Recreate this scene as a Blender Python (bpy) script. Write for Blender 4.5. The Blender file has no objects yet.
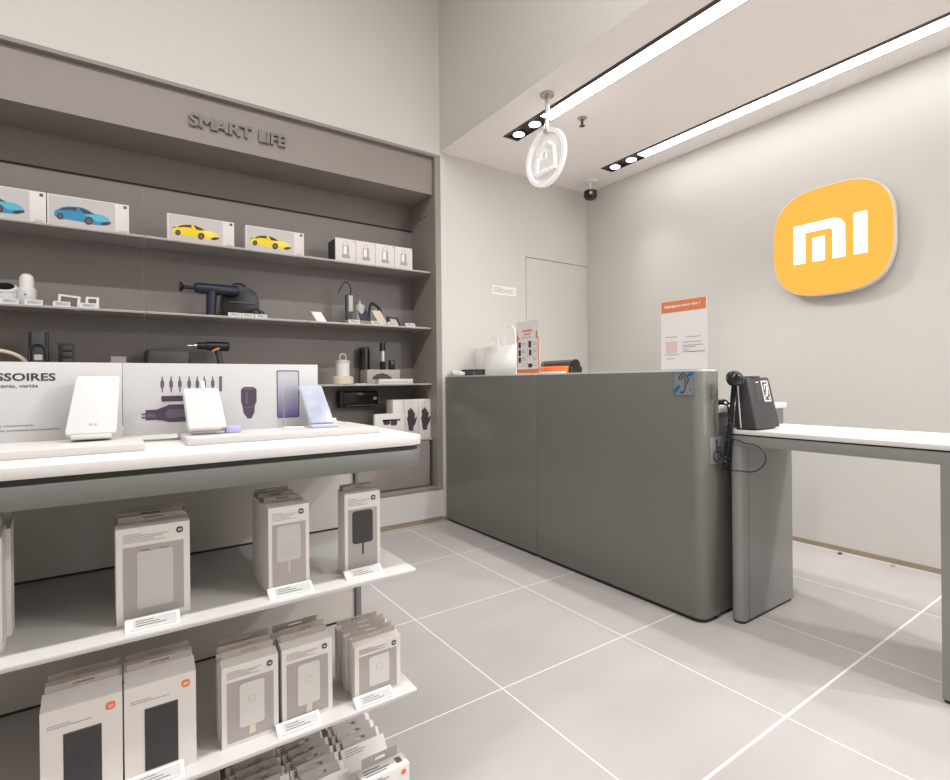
import bpy, bmesh, math, random
from mathutils import Vector, Matrix
random.seed(4)
R = math.radians
PI = math.pi
scn = bpy.context.scene
COL = bpy.context.collection

# ------------------------------------------------------------------ materials
def mat(name, col, rough=0.5, metal=0.0, emit=None, estr=0.0, alpha=1.0, trans=0.0, ior=1.45,
        noise=0.0, nscale=12.0, spec=0.5, coat=0.0):
    m = bpy.data.materials.new(name)
    m.use_nodes = True
    nt = m.node_tree
    b = nt.nodes['Principled BSDF']
    b.inputs['Base Color'].default_value = (*col, 1)
    b.inputs['Roughness'].default_value = rough
    b.inputs['Metallic'].default_value = metal
    b.inputs['IOR'].default_value = ior
    b.inputs['Alpha'].default_value = alpha
    b.inputs['Transmission Weight'].default_value = trans
    b.inputs['Specular IOR Level'].default_value = spec
    b.inputs['Coat Weight'].default_value = coat
    if emit:
        b.inputs['Emission Color'].default_value = (*emit, 1)
        b.inputs['Emission Strength'].default_value = estr
    if noise > 0:
        tc = nt.nodes.new('ShaderNodeTexCoord')
        n = nt.nodes.new('ShaderNodeTexNoise')
        n.inputs['Scale'].default_value = nscale
        n.inputs['Detail'].default_value = 6
        mp = nt.nodes.new('ShaderNodeMapRange')
        mp.inputs['To Min'].default_value = 1 - noise
        mp.inputs['To Max'].default_value = 1 + noise
        mx = nt.nodes.new('ShaderNodeMix')
        mx.data_type = 'RGBA'
        mx.blend_type = 'MULTIPLY'
        mx.inputs['Factor'].default_value = 1
        mx.inputs['A'].default_value = (*col, 1)
        nt.links.new(tc.outputs['Object'], n.inputs['Vector'])
        nt.links.new(n.outputs['Fac'], mp.inputs['Value'])
        nt.links.new(mp.outputs['Result'], mx.inputs['B'])
        nt.links.new(mx.outputs['Result'], b.inputs['Base Color'])
    return m

def floor_material():
    m = mat('floor_tiles', (0.5, 0.47, 0.45), 0.42)
    nt = m.node_tree
    N, L = nt.nodes, nt.links
    b = N['Principled BSDF']
    geo = N.new('ShaderNodeNewGeometry')
    sep = N.new('ShaderNodeSeparateXYZ')
    L.new(geo.outputs['Position'], sep.inputs[0])
    def M(op, a, bb=None, c=None):
        n = N.new('ShaderNodeMath'); n.operation = op
        for i, v in enumerate((a, bb, c)):
            if v is None: continue
            if isinstance(v, (int, float)): n.inputs[i].default_value = v
            else: L.new(v, n.inputs[i])
        return n.outputs[0]
    masks, cells = [], []
    for ax, o, p in (('X', 1.035, 0.601), ('Y', 0.757, 0.605)):
        t = M('DIVIDE', M('SUBTRACT', sep.outputs[ax], o), p)
        cells.append(M('FLOOR', t))
        f = M('FRACT', M('ADD', t, 0.5))
        d = M('MULTIPLY', M('ABSOLUTE', M('SUBTRACT', f, 0.5)), p)
        k = M('LESS_THAN', d, 0.0024)
        if ax == 'Y': k = M('MULTIPLY', k, M('LESS_THAN', sep.outputs['X'], 2.836))
        masks.append(k)
    # one wider joint
    wide = M('LESS_THAN', M('ABSOLUTE', M('SUBTRACT', sep.outputs['Y'], 0.757)), 0.0042)
    g = M('MAXIMUM', M('MAXIMUM', masks[0], masks[1]), wide)
    n1 = N.new('ShaderNodeTexNoise'); n1.inputs['Scale'].default_value = 2.2; n1.inputs['Detail'].default_value = 8
    mp1 = N.new('ShaderNodeMapping'); mp1.inputs['Scale'].default_value = (1.0, 2.4, 1)
    L.new(geo.outputs['Position'], mp1.inputs[0]); L.new(mp1.outputs[0], n1.inputs['Vector'])
    wn = N.new('ShaderNodeTexWhiteNoise'); wn.noise_dimensions = '2D'
    cb = N.new('ShaderNodeCombineXYZ'); L.new(cells[0], cb.inputs[0]); L.new(cells[1], cb.inputs[1])
    L.new(cb.outputs[0], wn.inputs['Vector'])
    v = M('ADD', M('MULTIPLY', n1.outputs['Fac'], 0.26), M('MULTIPLY', wn.outputs['Value'], 0.05))
    v = M('ADD', v, 0.86)
    c = N.new('ShaderNodeMix'); c.data_type = 'RGBA'; c.blend_type = 'MULTIPLY'; c.inputs['Factor'].default_value = 1
    c.inputs['A'].default_value = (0.47, 0.437, 0.425, 1)
    L.new(v, c.inputs['B'])
    c2 = N.new('ShaderNodeMix'); c2.data_type = 'RGBA'
    L.new(g, c2.inputs['Factor']); L.new(c.outputs['Result'], c2.inputs['A'])
    c2.inputs['B'].default_value = (0.86, 0.82, 0.80, 1)
    L.new(c2.outputs['Result'], b.inputs['Base Color'])
    return m

MT = dict(
    floor=floor_material(),
    wall=mat('wall_paint', (0.66, 0.64, 0.605), 0.7, noise=0.015, nscale=3),
    ceil=mat('ceiling_paint', (0.92, 0.885, 0.86), 0.8, noise=0.01, nscale=3),
    fascia=mat('fascia_paint', (0.61, 0.595, 0.56), 0.75, noise=0.015, nscale=3),
    bronze=mat('baseboard_bronze', (0.34, 0.28, 0.21), 0.4, noise=0.05),
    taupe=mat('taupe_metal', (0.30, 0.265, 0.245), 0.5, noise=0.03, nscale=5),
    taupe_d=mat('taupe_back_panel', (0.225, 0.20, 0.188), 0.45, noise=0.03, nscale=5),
    edge=mat('shelf_edge_metal', (0.62, 0.59, 0.57), 0.3),
    shelf=mat('shelf_metal', (0.38, 0.35, 0.335), 0.38, noise=0.02),
    counter=mat('counter_grey', (0.180, 0.178, 0.160), 0.30, noise=0.04, nscale=3, coat=0.15),
    desk=mat('desk_grey', (0.26, 0.26, 0.247), 0.27, noise=0.04, nscale=4, coat=0.2),
    seam=mat('seam_dark', (0.03, 0.028, 0.025), 0.6),
    black=mat('black_plastic', (0.012, 0.012, 0.013), 0.35),
    black_m=mat('black_matte', (0.02, 0.02, 0.022), 0.6),
    blackg=mat('black_gloss', (0.01, 0.01, 0.012), 0.12),
    dgrey=mat('dark_grey_plastic', (0.055, 0.055, 0.055), 0.42),
    device=mat('charcoal_moulded', (0.045, 0.045, 0.046), 0.5, noise=0.05, nscale=60),
    navy=mat('navy_plastic', (0.020, 0.023, 0.042), 0.4),
    white_top=mat('white_worktop', (0.74, 0.715, 0.69), 0.45, noise=0.02, nscale=20),
    white=mat('white_plastic', (0.72, 0.715, 0.71), 0.35),
    wpaper=mat('white_card', (0.88, 0.855, 0.845), 0.6),
    bagpaper=mat('bag_paper', (0.90, 0.89, 0.88), 0.7, noise=0.03, nscale=8),
    pack=mat('package_card', (0.74, 0.70, 0.67), 0.5),
    packg=mat('package_grey_print', (0.40, 0.365, 0.345), 0.5),
    packw=mat('package_pale_print', (0.64, 0.61, 0.585), 0.5),
    packl=mat('package_light_print', (0.55, 0.52, 0.51), 0.5),
    packd=mat('package_dark_print', (0.045, 0.042, 0.042), 0.35),
    kraft=mat('package_inner_card', (0.42, 0.37, 0.33), 0.7),
    ink=mat('grey_ink', (0.13, 0.115, 0.11), 0.6),
    inkl=mat('light_ink', (0.36, 0.34, 0.33), 0.6),
    inkd=mat('dark_ink', (0.055, 0.05, 0.055), 0.6),
    orange=mat('orange_print', (0.86, 0.20, 0.05), 0.5),
    orange_s=mat('orange_soft', (0.80, 0.25, 0.11), 0.6),
    pink=mat('pale_pink_print', (0.80, 0.63, 0.58), 0.6),
    cream=mat('cream_plastic', (0.70, 0.60, 0.47), 0.4),
    screen=mat('label_screen', (0.50, 0.50, 0.49), 0.4),
    gondola=mat('gondola_grey_paint', (0.175, 0.178, 0.165), 0.33, noise=0.02),
    gpanel=mat('gondola_back_panel', (0.56, 0.52, 0.485), 0.5, noise=0.015, nscale=4),
    gshelf=mat('gondola_shelf_paint', (0.62, 0.595, 0.58), 0.38, noise=0.01),
    board=mat('information_board', (0.62, 0.61, 0.61), 0.5),
    purple=mat('plum_print', (0.075, 0.055, 0.085), 0.5),
    purple2=mat('plum_print_light', (0.14, 0.11, 0.155), 0.5),
    palephone=mat('pale_phone_body', (0.55, 0.58, 0.70), 0.25),
    lilac=mat('lilac_plastic', (0.52, 0.46, 0.76), 0.4),
    blue=mat('sticker_blue', (0.02, 0.13, 0.36), 0.4),
    sgrey=mat('sticker_grey', (0.24, 0.25, 0.27), 0.35),
    carb=mat('car_blue', (0.03, 0.25, 0.47), 0.5),
    carb2=mat('car_cyan', (0.10, 0.46, 0.58), 0.5),
    cary=mat('car_yellow', (0.86, 0.62, 0.02), 0.5),
    cary2=mat('car_yellow_light', (0.90, 0.74, 0.12), 0.5),
    steel=mat('brushed_steel', (0.55, 0.54, 0.53), 0.3, metal=0.85),
    chrome=mat('chrome', (0.7, 0.7, 0.7), 0.12, metal=1.0),
    acryl=mat('clear_acrylic', (0.95, 0.97, 0.97), 0.05, trans=1.0, ior=1.1, alpha=0.12),
    frost=mat('frosted_acrylic', (0.86, 0.84, 0.84), 0.3, alpha=0.40, emit=(1, 0.97, 0.95), estr=0.03),
    signw=mat('sign_white', (0.9, 0.9, 0.9), 0.35, emit=(1, 0.98, 0.97), estr=0.15),
    lampw=mat('frosted_lamp_glass', (0.78, 0.76, 0.74), 0.4),
    led=mat('strip_light_diffuser', (1, 1, 1), 0.5, emit=(1.0, 0.99, 0.98), estr=10),
    spotm=mat('spot_lens', (1, 1, 1), 0.5, emit=(1.0, 0.96, 0.91), estr=14.0),
    trim=mat('light_trim_black', (0.045, 0.036, 0.032), 0.4, metal=0.2),
    logo_o=mat('lit_orange_face', (0.30, 0.10, 0.01), 0.4, emit=(1.0, 0.415, 0.055), estr=0.98),
    logo_w=mat('lit_white_letter', (0.95, 0.95, 0.95), 0.4, emit=(1, 1, 1), estr=1.5),
    logo_side=mat('logo_side_white', (0.75, 0.70, 0.68), 0.35),
)

def lav_grad():
    m = mat('phone_picture', (0.3, 0.25, 0.5), 0.4)
    nt = m.node_tree
    tc = nt.nodes.new('ShaderNodeTexCoord')
    sp = nt.nodes.new('ShaderNodeSeparateXYZ')
    rp = nt.nodes.new('ShaderNodeValToRGB')
    rp.color_ramp.elements[0].color = (0.12, 0.10, 0.26, 1)
    rp.color_ramp.elements[1].color = (0.55, 0.54, 0.58, 1)
    rp.color_ramp.elements[1].position = 0.85
    nt.links.new(tc.outputs['Generated'], sp.inputs[0])
    nt.links.new(sp.outputs['Z'], rp.inputs[0])
    nt.links.new(rp.outputs[0], nt.nodes['Principled BSDF'].inputs['Base Color'])
    return m
MT['lav'] = lav_grad()

def phone_screen():
    m = mat('pale_blue_screen', (0.5, 0.58, 0.78), 0.15)
    nt = m.node_tree
    tc = nt.nodes.new('ShaderNodeTexCoord')
    n = nt.nodes.new('ShaderNodeTexNoise'); n.inputs['Scale'].default_value = 2.5; n.inputs['Detail'].default_value = 2
    rp = nt.nodes.new('ShaderNodeValToRGB')
    rp.color_ramp.elements[0].position = 0.35; rp.color_ramp.elements[0].color = (0.42, 0.46, 0.57, 1)
    rp.color_ramp.elements[1].position = 0.7; rp.color_ramp.elements[1].color = (0.52, 0.56, 0.63, 1)
    nt.links.new(tc.outputs['Generated'], n.inputs['Vector'])
    nt.links.new(n.outputs['Fac'], rp.inputs[0])
    nt.links.new(rp.outputs[0], nt.nodes['Principled BSDF'].inputs['Base Color'])
    return m
MT['pscreen'] = phone_screen()

# ------------------------------------------------------------------ geometry helpers
def B():
    return bmesh.new()

def add_box(bm, x0, x1, y0, y1, z0, z1, bev=0.0, seg=2):
    vs = [bm.verts.new((x, y, z)) for x in (x0, x1) for y in (y0, y1) for z in (z0, z1)]
    idx = [(0, 1, 3, 2), (4, 6, 7, 5), (0, 4, 5, 1), (2, 3, 7, 6), (0, 2, 6, 4), (1, 5, 7, 3)]
    fs = [bm.faces.new([vs[i] for i in f]) for f in idx]
    if bev > 0:
        es = {e for f in fs for e in f.edges}
        bmesh.ops.bevel(bm, geom=list(es), offset=bev, segments=seg, profile=0.5, affect='EDGES')
    return bm

def add_prism(bm, pts, d0, d1, axis='y', bev=0.0):
    """pts 2D outline; extruded along axis from d0 to d1. 'y': (u,v)=(x,z); 'x': (y,z); 'z': (x,y)"""
    def P(u, v, d):
        return {'y': (u, d, v), 'x': (d, u, v), 'z': (u, v, d)}[axis]
    a = [bm.verts.new(P(u, v, d0)) for u, v in pts]
    b = [bm.verts.new(P(u, v, d1)) for u, v in pts]
    n = len(pts)
    fs = [bm.faces.new(a), bm.faces.new(b[::-1])]
    for i in range(n):
        j = (i + 1) % n
        fs.append(bm.faces.new((a[i], b[i], b[j], a[j])))
    bmesh.ops.recalc_face_normals(bm, faces=fs)
    if bev > 0:
        bmesh.ops.bevel(bm, geom=list(set(fs[0].edges) | set(fs[1].edges)), offset=bev, segments=2, profile=0.5, affect='EDGES')
    return bm

def rrect(x0, x1, y0, y1, r, seg=6, corners=(1, 1, 1, 1)):
    """rounded rectangle; corners order: (x0,y0),(x1,y0),(x1,y1),(x0,y1)"""
    out = []
    cs = [((x0, y0), (1, 1), PI), ((x1, y0), (-1, 1), 1.5 * PI), ((x1, y1), (-1, -1), 0), ((x0, y1), (1, -1), 0.5 * PI)]
    for k, ((cx, cy), (sx, sy), a0) in enumerate(cs):
        if corners[k]:
            for i in range(seg + 1):
                a = a0 + i / seg * PI / 2
                out.append((cx + sx * r + r * math.cos(a), cy + sy * r + r * math.sin(a)))
        else:
            out.append((cx, cy))
    return out

def circle(cx, cy, r, n=24, ry=None):
    ry = r if ry is None else ry
    return [(cx + r * math.cos(2 * PI * i / n), cy + ry * math.sin(2 * PI * i / n)) for i in range(n)]

def add_lathe(bm, prof, c=(0, 0, 0), n=24, axis='z'):
    """prof list of (r,h)"""
    rings = []
    for r, h in prof:
        ring = []
        for i in range(n):
            a = 2 * PI * i / n
            u, v = r * math.cos(a), r * math.sin(a)
            p = {'z': (u, v, h), 'x': (h, u, v), 'y': (v, h, u)}[axis]
            ring.append(bm.verts.new((c[0] + p[0], c[1] + p[1], c[2] + p[2])))
        rings.append(ring)
    fs = []
    for k in range(len(rings) - 1):
        for i in range(n):
            j = (i + 1) % n
            fs.append(bm.faces.new((rings[k][i], rings[k][j], rings[k + 1][j], rings[k + 1][i])))
    fs.append(bm.faces.new(rings[0][::-1])); fs.append(bm.faces.new(rings[-1]))
    bmesh.ops.recalc_face_normals(bm, faces=fs)
    return bm

def smooth_path(pts, n=6):
    P = [Vector(p) for p in pts]
    if len(P) < 3: return P
    out = []
    for i in range(len(P) - 1):
        p0 = P[max(i - 1, 0)]; p1 = P[i]; p2 = P[i + 1]; p3 = P[min(i + 2, len(P) - 1)]
        for k in range(n):
            t = k / n
            out.append(0.5 * ((2 * p1) + (-p0 + p2) * t + (2 * p0 - 5 * p1 + 4 * p2 - p3) * t * t + (-p0 + 3 * p1 - 3 * p2 + p3) * t ** 3))
    out.append(P[-1])
    return out

def add_tube(bm, pts, r, n=8, smooth=True, sub=6):
    P = smooth_path(pts, sub) if smooth else [Vector(p) for p in pts]
    rings = []
    prev = None
    for i, p in enumerate(P):
        t = (P[min(i + 1, len(P) - 1)] - P[max(i - 1, 0)]).normalized()
        if prev is None:
            a = Vector((0, 0, 1)) if abs(t.z) < 0.9 else Vector((1, 0, 0))
            u = t.cross(a).normalized()
        else:
            u = (prev - t * prev.dot(t)).normalized()
        prev = u
        v = t.cross(u)
        rr = r(i / (len(P) - 1)) if callable(r) else r
        rings.append([bm.verts.new(p + (u * math.cos(2 * PI * k / n) + v * math.sin(2 * PI * k / n)) * rr) for k in range(n)])
    fs = []
    for a, b in zip(rings, rings[1:]):
        for k in range(n):
            j = (k + 1) % n
            fs.append(bm.faces.new((a[k], a[j], b[j], b[k])))
    fs.append(bm.faces.new(rings[0][::-1])); fs.append(bm.faces.new(rings[-1]))
    bmesh.ops.recalc_face_normals(bm, faces=fs)
    return bm

def xform(bm, m):
    bmesh.ops.transform(bm, matrix=m, verts=bm.verts)
    return bm

WL = {}
def wloc(o):
    return WL.get(o.name, Vector((0, 0, 0)))

def obj(name, bm, m, parent=None, world=True, loc=None):
    """world=True: bm is in world coordinates (unrotated parents); False: bm is in the parent's own space"""
    me = bpy.data.meshes.new(name)
    base = wloc(parent) if parent is not None else Vector((0, 0, 0))
    if loc is None: loc = base if parent is not None else Vector((0, 0, 0))
    loc = Vector(loc)
    if world: xform(bm, Matrix.Translation(-loc))
    bm.to_mesh(me); bm.free()
    for p in me.polygons: p.use_smooth = True
    try: me.set_sharp_from_angle(angle=R(34))
    except Exception: pass
    me.materials.append(MT[m])
    o = bpy.data.objects.new(name, me)
    COL.objects.link(o)
    if parent is not None:
        o.parent = parent
        o.location = (0, 0, 0) if world else (0, 0, 0)
        WL[o.name] = base
    else:
        o.location = loc
        WL[o.name] = loc
    return o

def tag(o, label, cat, group=None):
    o['label'] = label; o['category'] = cat
    if group: o['group'] = group
    return o

def thing(name, label, cat, loc=(0, 0, 0), rz=0.0, group=None):
    o = bpy.data.objects.new(name, None)
    o.empty_display_size = 0.05
    COL.objects.link(o)
    o.location = loc; o.rotation_euler = (0, 0, rz)
    WL[o.name] = Vector(loc)
    return tag(o, label, cat, group)

def solo(name, bm, m, label, cat, loc, group=None, world=True):
    o = obj(name, bm, m, None, world, loc)
    return tag(o, label, cat, group)

def struct(name, bm, m, parent=None):
    o = obj(name, bm, m, parent)
    if parent is None: o['kind'] = 'structure'
    return o

def dup(root, loc, rz=None, label=None, group=None):
    r = root.copy(); COL.objects.link(r)
    r.location = loc
    if rz is not None: r.rotation_euler = (r.rotation_euler[0], r.rotation_euler[1], rz)
    if label: r['label'] = label
    if group: r['group'] = group
    WL[r.name] = Vector(loc)
    for ch in list(root.children):
        c = ch.copy(); COL.objects.link(c); c.parent = r
        for g in list(ch.children):
            d = g.copy(); COL.objects.link(d); d.parent = c
    return r

def text_bm(s, width, height, depth, bold=0.0):
    """text in the XZ plane facing -Y, lower-left at origin, scaled to exactly width x height"""
    cu = bpy.data.curves.new('tmp_text', 'FONT')
    cu.body = s; cu.size = 1; cu.offset = bold; cu.resolution_u = 3
    cu.extrude = 0.01
    o = bpy.data.objects.new('tmp_text', cu); COL.objects.link(o)
    dg = bpy.context.evaluated_depsgraph_get()
    me = bpy.data.meshes.new_from_object(o.evaluated_get(dg))
    bm = bmesh.new(); bm.from_mesh(me)
    bpy.data.objects.remove(o); bpy.data.meshes.remove(me); bpy.data.curves.remove(cu)
    xs = [v.co.x for v in bm.verts]; ys = [v.co.y for v in bm.verts]; zs = [v.co.z for v in bm.verts]
    x0, x1, y0, y1, z0, z1 = min(xs), max(xs), min(ys), max(ys), min(zs), max(zs)
    for v in bm.verts:
        v.co = ((v.co.x - x0) / (x1 - x0) * width, -(v.co.z - z0) / (z1 - z0) * depth, (v.co.y - y0) / (y1 - y0) * height)
    bmesh.ops.recalc_face_normals(bm, faces=bm.faces)
    return bm

def text_at(s, width, height, depth, origin, rz=0.0, bold=0.0):
    bm = text_bm(s, width, height, depth, bold)
    return xform(bm, Matrix.Translation(origin) @ Matrix.Rotation(rz, 4, 'Z'))

# ------------------------------------------------------------------ room shell
WY, LX, CZ, SX, HZ = 3.25, 3.47, 2.68, 1.945, 4.1    # shelf wall y, logo wall x, low ceiling z, soffit x, hall ceiling z
NB = 3.61                                             # back of the wall niche
bm = B(); add_box(bm, -3.2, 3.6, -3.4, 3.75, -0.1, 0.0); struct('floor', bm, 'floor')
# low ceiling with two recessed channels
bm = B()
CH = [(2.178, 2.306), (3.148, 3.28)]
add_box(bm, SX + .001, CH[0][0], -3.4, 3.3, CZ, CZ + 0.06)
add_box(bm, CH[0][1], CH[1][0], -3.4, 3.3, CZ, CZ + 0.06)
add_box(bm, CH[1][1], 3.55, -3.4, 3.3, CZ, CZ + 0.06)
for a, b in CH:
    add_box(bm, a, b, 2.80, 3.3, CZ, CZ + 0.06)
struct('ceiling', bm, 'ceil')
bm = B(); add_box(bm, SX, SX + .03, -3.4, WY, CZ + .0008, HZ); struct('trim_1', bm, 'fascia')
bm = B(); add_box(bm, -3.2, SX + 0.03, -3.4, 3.3, HZ, HZ + 0.08); struct('ceiling', bm, 'ceil')
# shelf wall: plain part on the right with the flush door, upper bulkhead, lower plinth
bm = B()
add_box(bm, SX, 2.750, WY, WY + 0.1, 0.0, CZ + 0.05)
add_box(bm, 2.750, LX + 0.1, WY, WY + 0.1, 2.026, CZ + 0.05)
add_box(bm, -3.2, SX, WY, WY + 0.1, 2.656, HZ)
add_box(bm, -3.2, SX, WY, WY + 0.1, 0.034, 0.229)
struct('wall_back', bm, 'wall')
bm = B(); add_box(bm, 2.755, LX - 0.003, WY + 0.001, WY + 0.04, 0.004, 2.021); d = struct('door_1', bm, 'wall')
bm = B(); add_box(bm, 2.748, 2.757, WY + 0.004, WY + 0.05, 0.0, 2.03)
add_box(bm, 2.75, LX, WY + 0.004, WY + 0.05, 2.019, 2.028); obj('door_gap', bm, 'seam', d)
bm = B(); add_box(bm, LX, LX + 0.1, -3.4, WY + 0.1, 0.0, CZ + 0.05); struct('wall_right', bm, 'wall')
bm = B(); add_box(bm, -3.3, -3.2, -3.4, 3.3, 0, HZ); struct('wall_left', bm, 'wall')
bm = B(); add_box(bm, -3.2, 3.55, -3.5, -3.4, 0, HZ); struct('wall_front', bm, 'wall')
bm = B(); add_box(bm, LX - 0.006, LX, -3.4, 3.24, 0.0, 0.026); struct('baseboard_right', bm, 'bronze')
bm = B(); add_box(bm, -3.2, LX, WY + 0.004, WY + 0.02, 0.0, 0.034)
add_box(bm, SX, LX - .01, WY - 0.004, WY, 0.0, 0.026); struct('baseboard_back', bm, 'bronze')
# corner bead beside the niche
bm = B(); add_box(bm, SX, SX + 0.05, WY - 0.006, WY, 0.03, 2.645, 0.002); struct('trim_2', bm, 'wall')

# niche: back panel, jamb, frame, header
JX = 1.90
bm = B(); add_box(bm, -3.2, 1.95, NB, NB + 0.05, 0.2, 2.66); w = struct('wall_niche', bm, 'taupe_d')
bm = B(); add_box(bm, -3.2, JX, NB - 0.003, NB + 0.001, 2.176, 2.187); obj('panel_groove', bm, 'seam', w)
bm = B()
for x in (-0.74, 0.13, 1.0):
    add_box(bm, x - 0.0012, x + 0.0012, NB - 0.0015, NB, 0.6, 2.17)
obj('panel_joint', bm, 'taupe', w)
bm = B()
add_box(bm, JX, SX, WY - 0.004, NB, 0.229, 2.656)
struct('trim_3', bm, 'taupe')
bm = B(); add_box(bm, -3.2, JX, WY - 0.004, WY + 0.05, 2.636, 2.656)
add_box(bm, -3.2, JX, WY + 0.05, NB, 2.64, 2.656); struct('trim_4', bm, 'taupe')
bm = B(); add_box(bm, -3.2, JX, WY - 0.004, WY + 0.06, 0.229, 0.256, 0.004)
add_box(bm, -3.2, JX, WY + 0.06, NB, 0.229, 0.245); struct('trim_5', bm, 'taupe')
# header panel with raised letters
hd = thing('sign_header', 'long taupe header panel with raised taupe words above the wall shelves', 'sign', (0.6, 3.28, 2.37))
bm = B(); add_box(bm, -3.19, JX - 0.004, 3.28, NB - 0.005, 2.37, 2.634); obj('header_panel', bm, 'taupe', hd)
for s, x0, x1 in (('SMART', 0.337, 0.667), ('LIFE', 0.704, 0.858)):
    bm = B()
    for q, (dx, dz) in enumerate(((-1, 0), (1, 0), (0, -1), (0, 1), (0, 0), (-.7, -.7), (.7, .7), (-.7, .7), (.7, -.7))):
        bt = text_at(s, x1 - x0 - .007, 0.066, 0.016, (x0 + .0035 + dx * .0035, 3.2795 - .00025 * q, 2.4555 + dz * .0035), 0, 0)
        mt_ = bpy.data.meshes.new('tmp'); bt.to_mesh(mt_); bt.free(); bm.from_mesh(mt_); bpy.data.meshes.remove(mt_)
    obj('lettering', bm, 'taupe_d', hd)  # letters toned darker than the panel, standing in for shadow at their edges

# chrome shelf pins on the jamb
for k, z in enumerate((2.085, 1.84)):
    pass
bm = B(); add_box(bm, JX - 0.006, JX, 3.36, 3.58, 2.245, 2.251); solo('shelf_rail', bm, 'steel', 'thin bright metal rail on niche side wall near the header', 'rail', (JX, 3.4, 2.245))

# ------------------------------------------------------------------ wall shelves
SY = 3.31
units = [(-1.61, -0.742), (-0.738, 0.128), (0.132, 0.998), (1.002, 1.893)]
uname = ['far left', 'left', 'middle', 'right']
proto = {}
lab_h = {1.8: 'top', 1.4: 'second', 1.0: 'third', 0.6: 'lowest'}
def wall_shelf(x0, x1, z, label):
    t = thing('wall_shelf', label, 'shelf', ((x0 + x1) / 2, SY, z), group='metal shelves in the wall niche')
    bm = B(); add_box(bm, x0, x1, SY, NB - 0.001, z - 0.004, z)
    add_box(bm, x0, x1, SY, SY + 0.004, z - 0.011, z); obj('shelf_plate', bm, 'shelf', t)
    bm = B(); add_box(bm, x0, x1, SY - .001, SY, z - .0035, z + .0003); obj('front_edge', bm, 'edge', t)
    return t
for z in (1.8, 1.4, 1.0):
    for (x0, x1), un in list(zip(units, uname))[1:]:
        wall_shelf(x0, x1, z, f'{un} section of the {lab_h[z]} grey metal wall shelf')
wall_shelf(1.002, 1.893, 0.6, 'grey metal wall shelf under the boxed gloves')
# cabinet front under the lowest shelf
cab = thing('base_cabinet', 'taupe cabinet front under the glove boxes in the wall niche', 'cabinet', (1.4, 3.32, 0.258))
bm = B(); add_box(bm, 1.004, 1.868, 3.318, NB - 0.01, 0.258, 0.588); obj('carcass', bm, 'taupe', cab)
bm = B(); add_box(bm, 1.006, 1.866, 3.300, 3.317, 0.262, 0.584, 0.002); obj('door', bm, 'taupe', cab)

# ------------------------------------------------------------------ printed helpers on packages (local space, facing -Y)
def logo_badge(bm_o, x, z, s, y=-0.0004, d=0.0006):
    return add_prism(bm_o, rrect(x - s / 2, x + s / 2, z - s / 2, z + s / 2, s * 0.36, 4), y - d, y + 0.0002, 'y')

def logo_mi(x, z, s, y=-0.0012):
    """tiny m i mark"""
    bm = B(); w = s * 0.1
    a0 = x - s * 0.26
    add_box(bm, a0, a0 + w, y - .0002, y + .0002, z - s * .17, z + s * .17)
    add_box(bm, a0, a0 + s * .36, y - .0002, y + .0002, z + s * .09, z + s * .17)
    add_box(bm, a0 + s * .13, a0 + s * .13 + w, y - .0002, y + .0002, z - s * .17, z + s * .03)
    add_box(bm, a0 + s * .27, a0 + s * .27 + w, y - .0002, y + .0002, z - s * .17, z + s * .13)
    add_box(bm, a0 + s * .44, a0 + s * .44 + w, y - .0002, y + .0002, z - s * .17, z + s * .17)
    return bm

CARP = dict(
 body=[(365,292),(368,268),(382,260),(410,246),(445,240),(490,240),(535,244),(575,256),(615,280),(640,292),(690,302),(725,322),(746,352),(742,363),(700,372),(640,366),(600,362),(560,348),(500,336),(440,326),(420,325),(385,315),(368,303)],
 hood=[(560,300),(600,292),(640,294),(690,303),(722,322),(740,345),(690,346),(650,345),(625,325),(600,315)],
 glass=[(398,262),(430,248),(470,244),(510,246),(548,252),(590,270),(625,290),(590,291),(545,283),(500,268),(450,262),(410,266)],
 post=[(508,266),(520,246),(528,248),(552,283),(540,283)],
 grille=[(680,352),(712,346),(745,352),(742,363),(705,371),(672,366)],
 spoiler=[(360,272),(362,262),(392,258),(392,262)])
def carpt(p, x0, sx, z0, sz):
    u = (p[0] - 320) / 555.0
    v = 1 - ((p[1] - 0.144 * (p[0] - 320)) - 150) / 208.0
    return (x0 + u * sx, z0 + v * sz)

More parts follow.
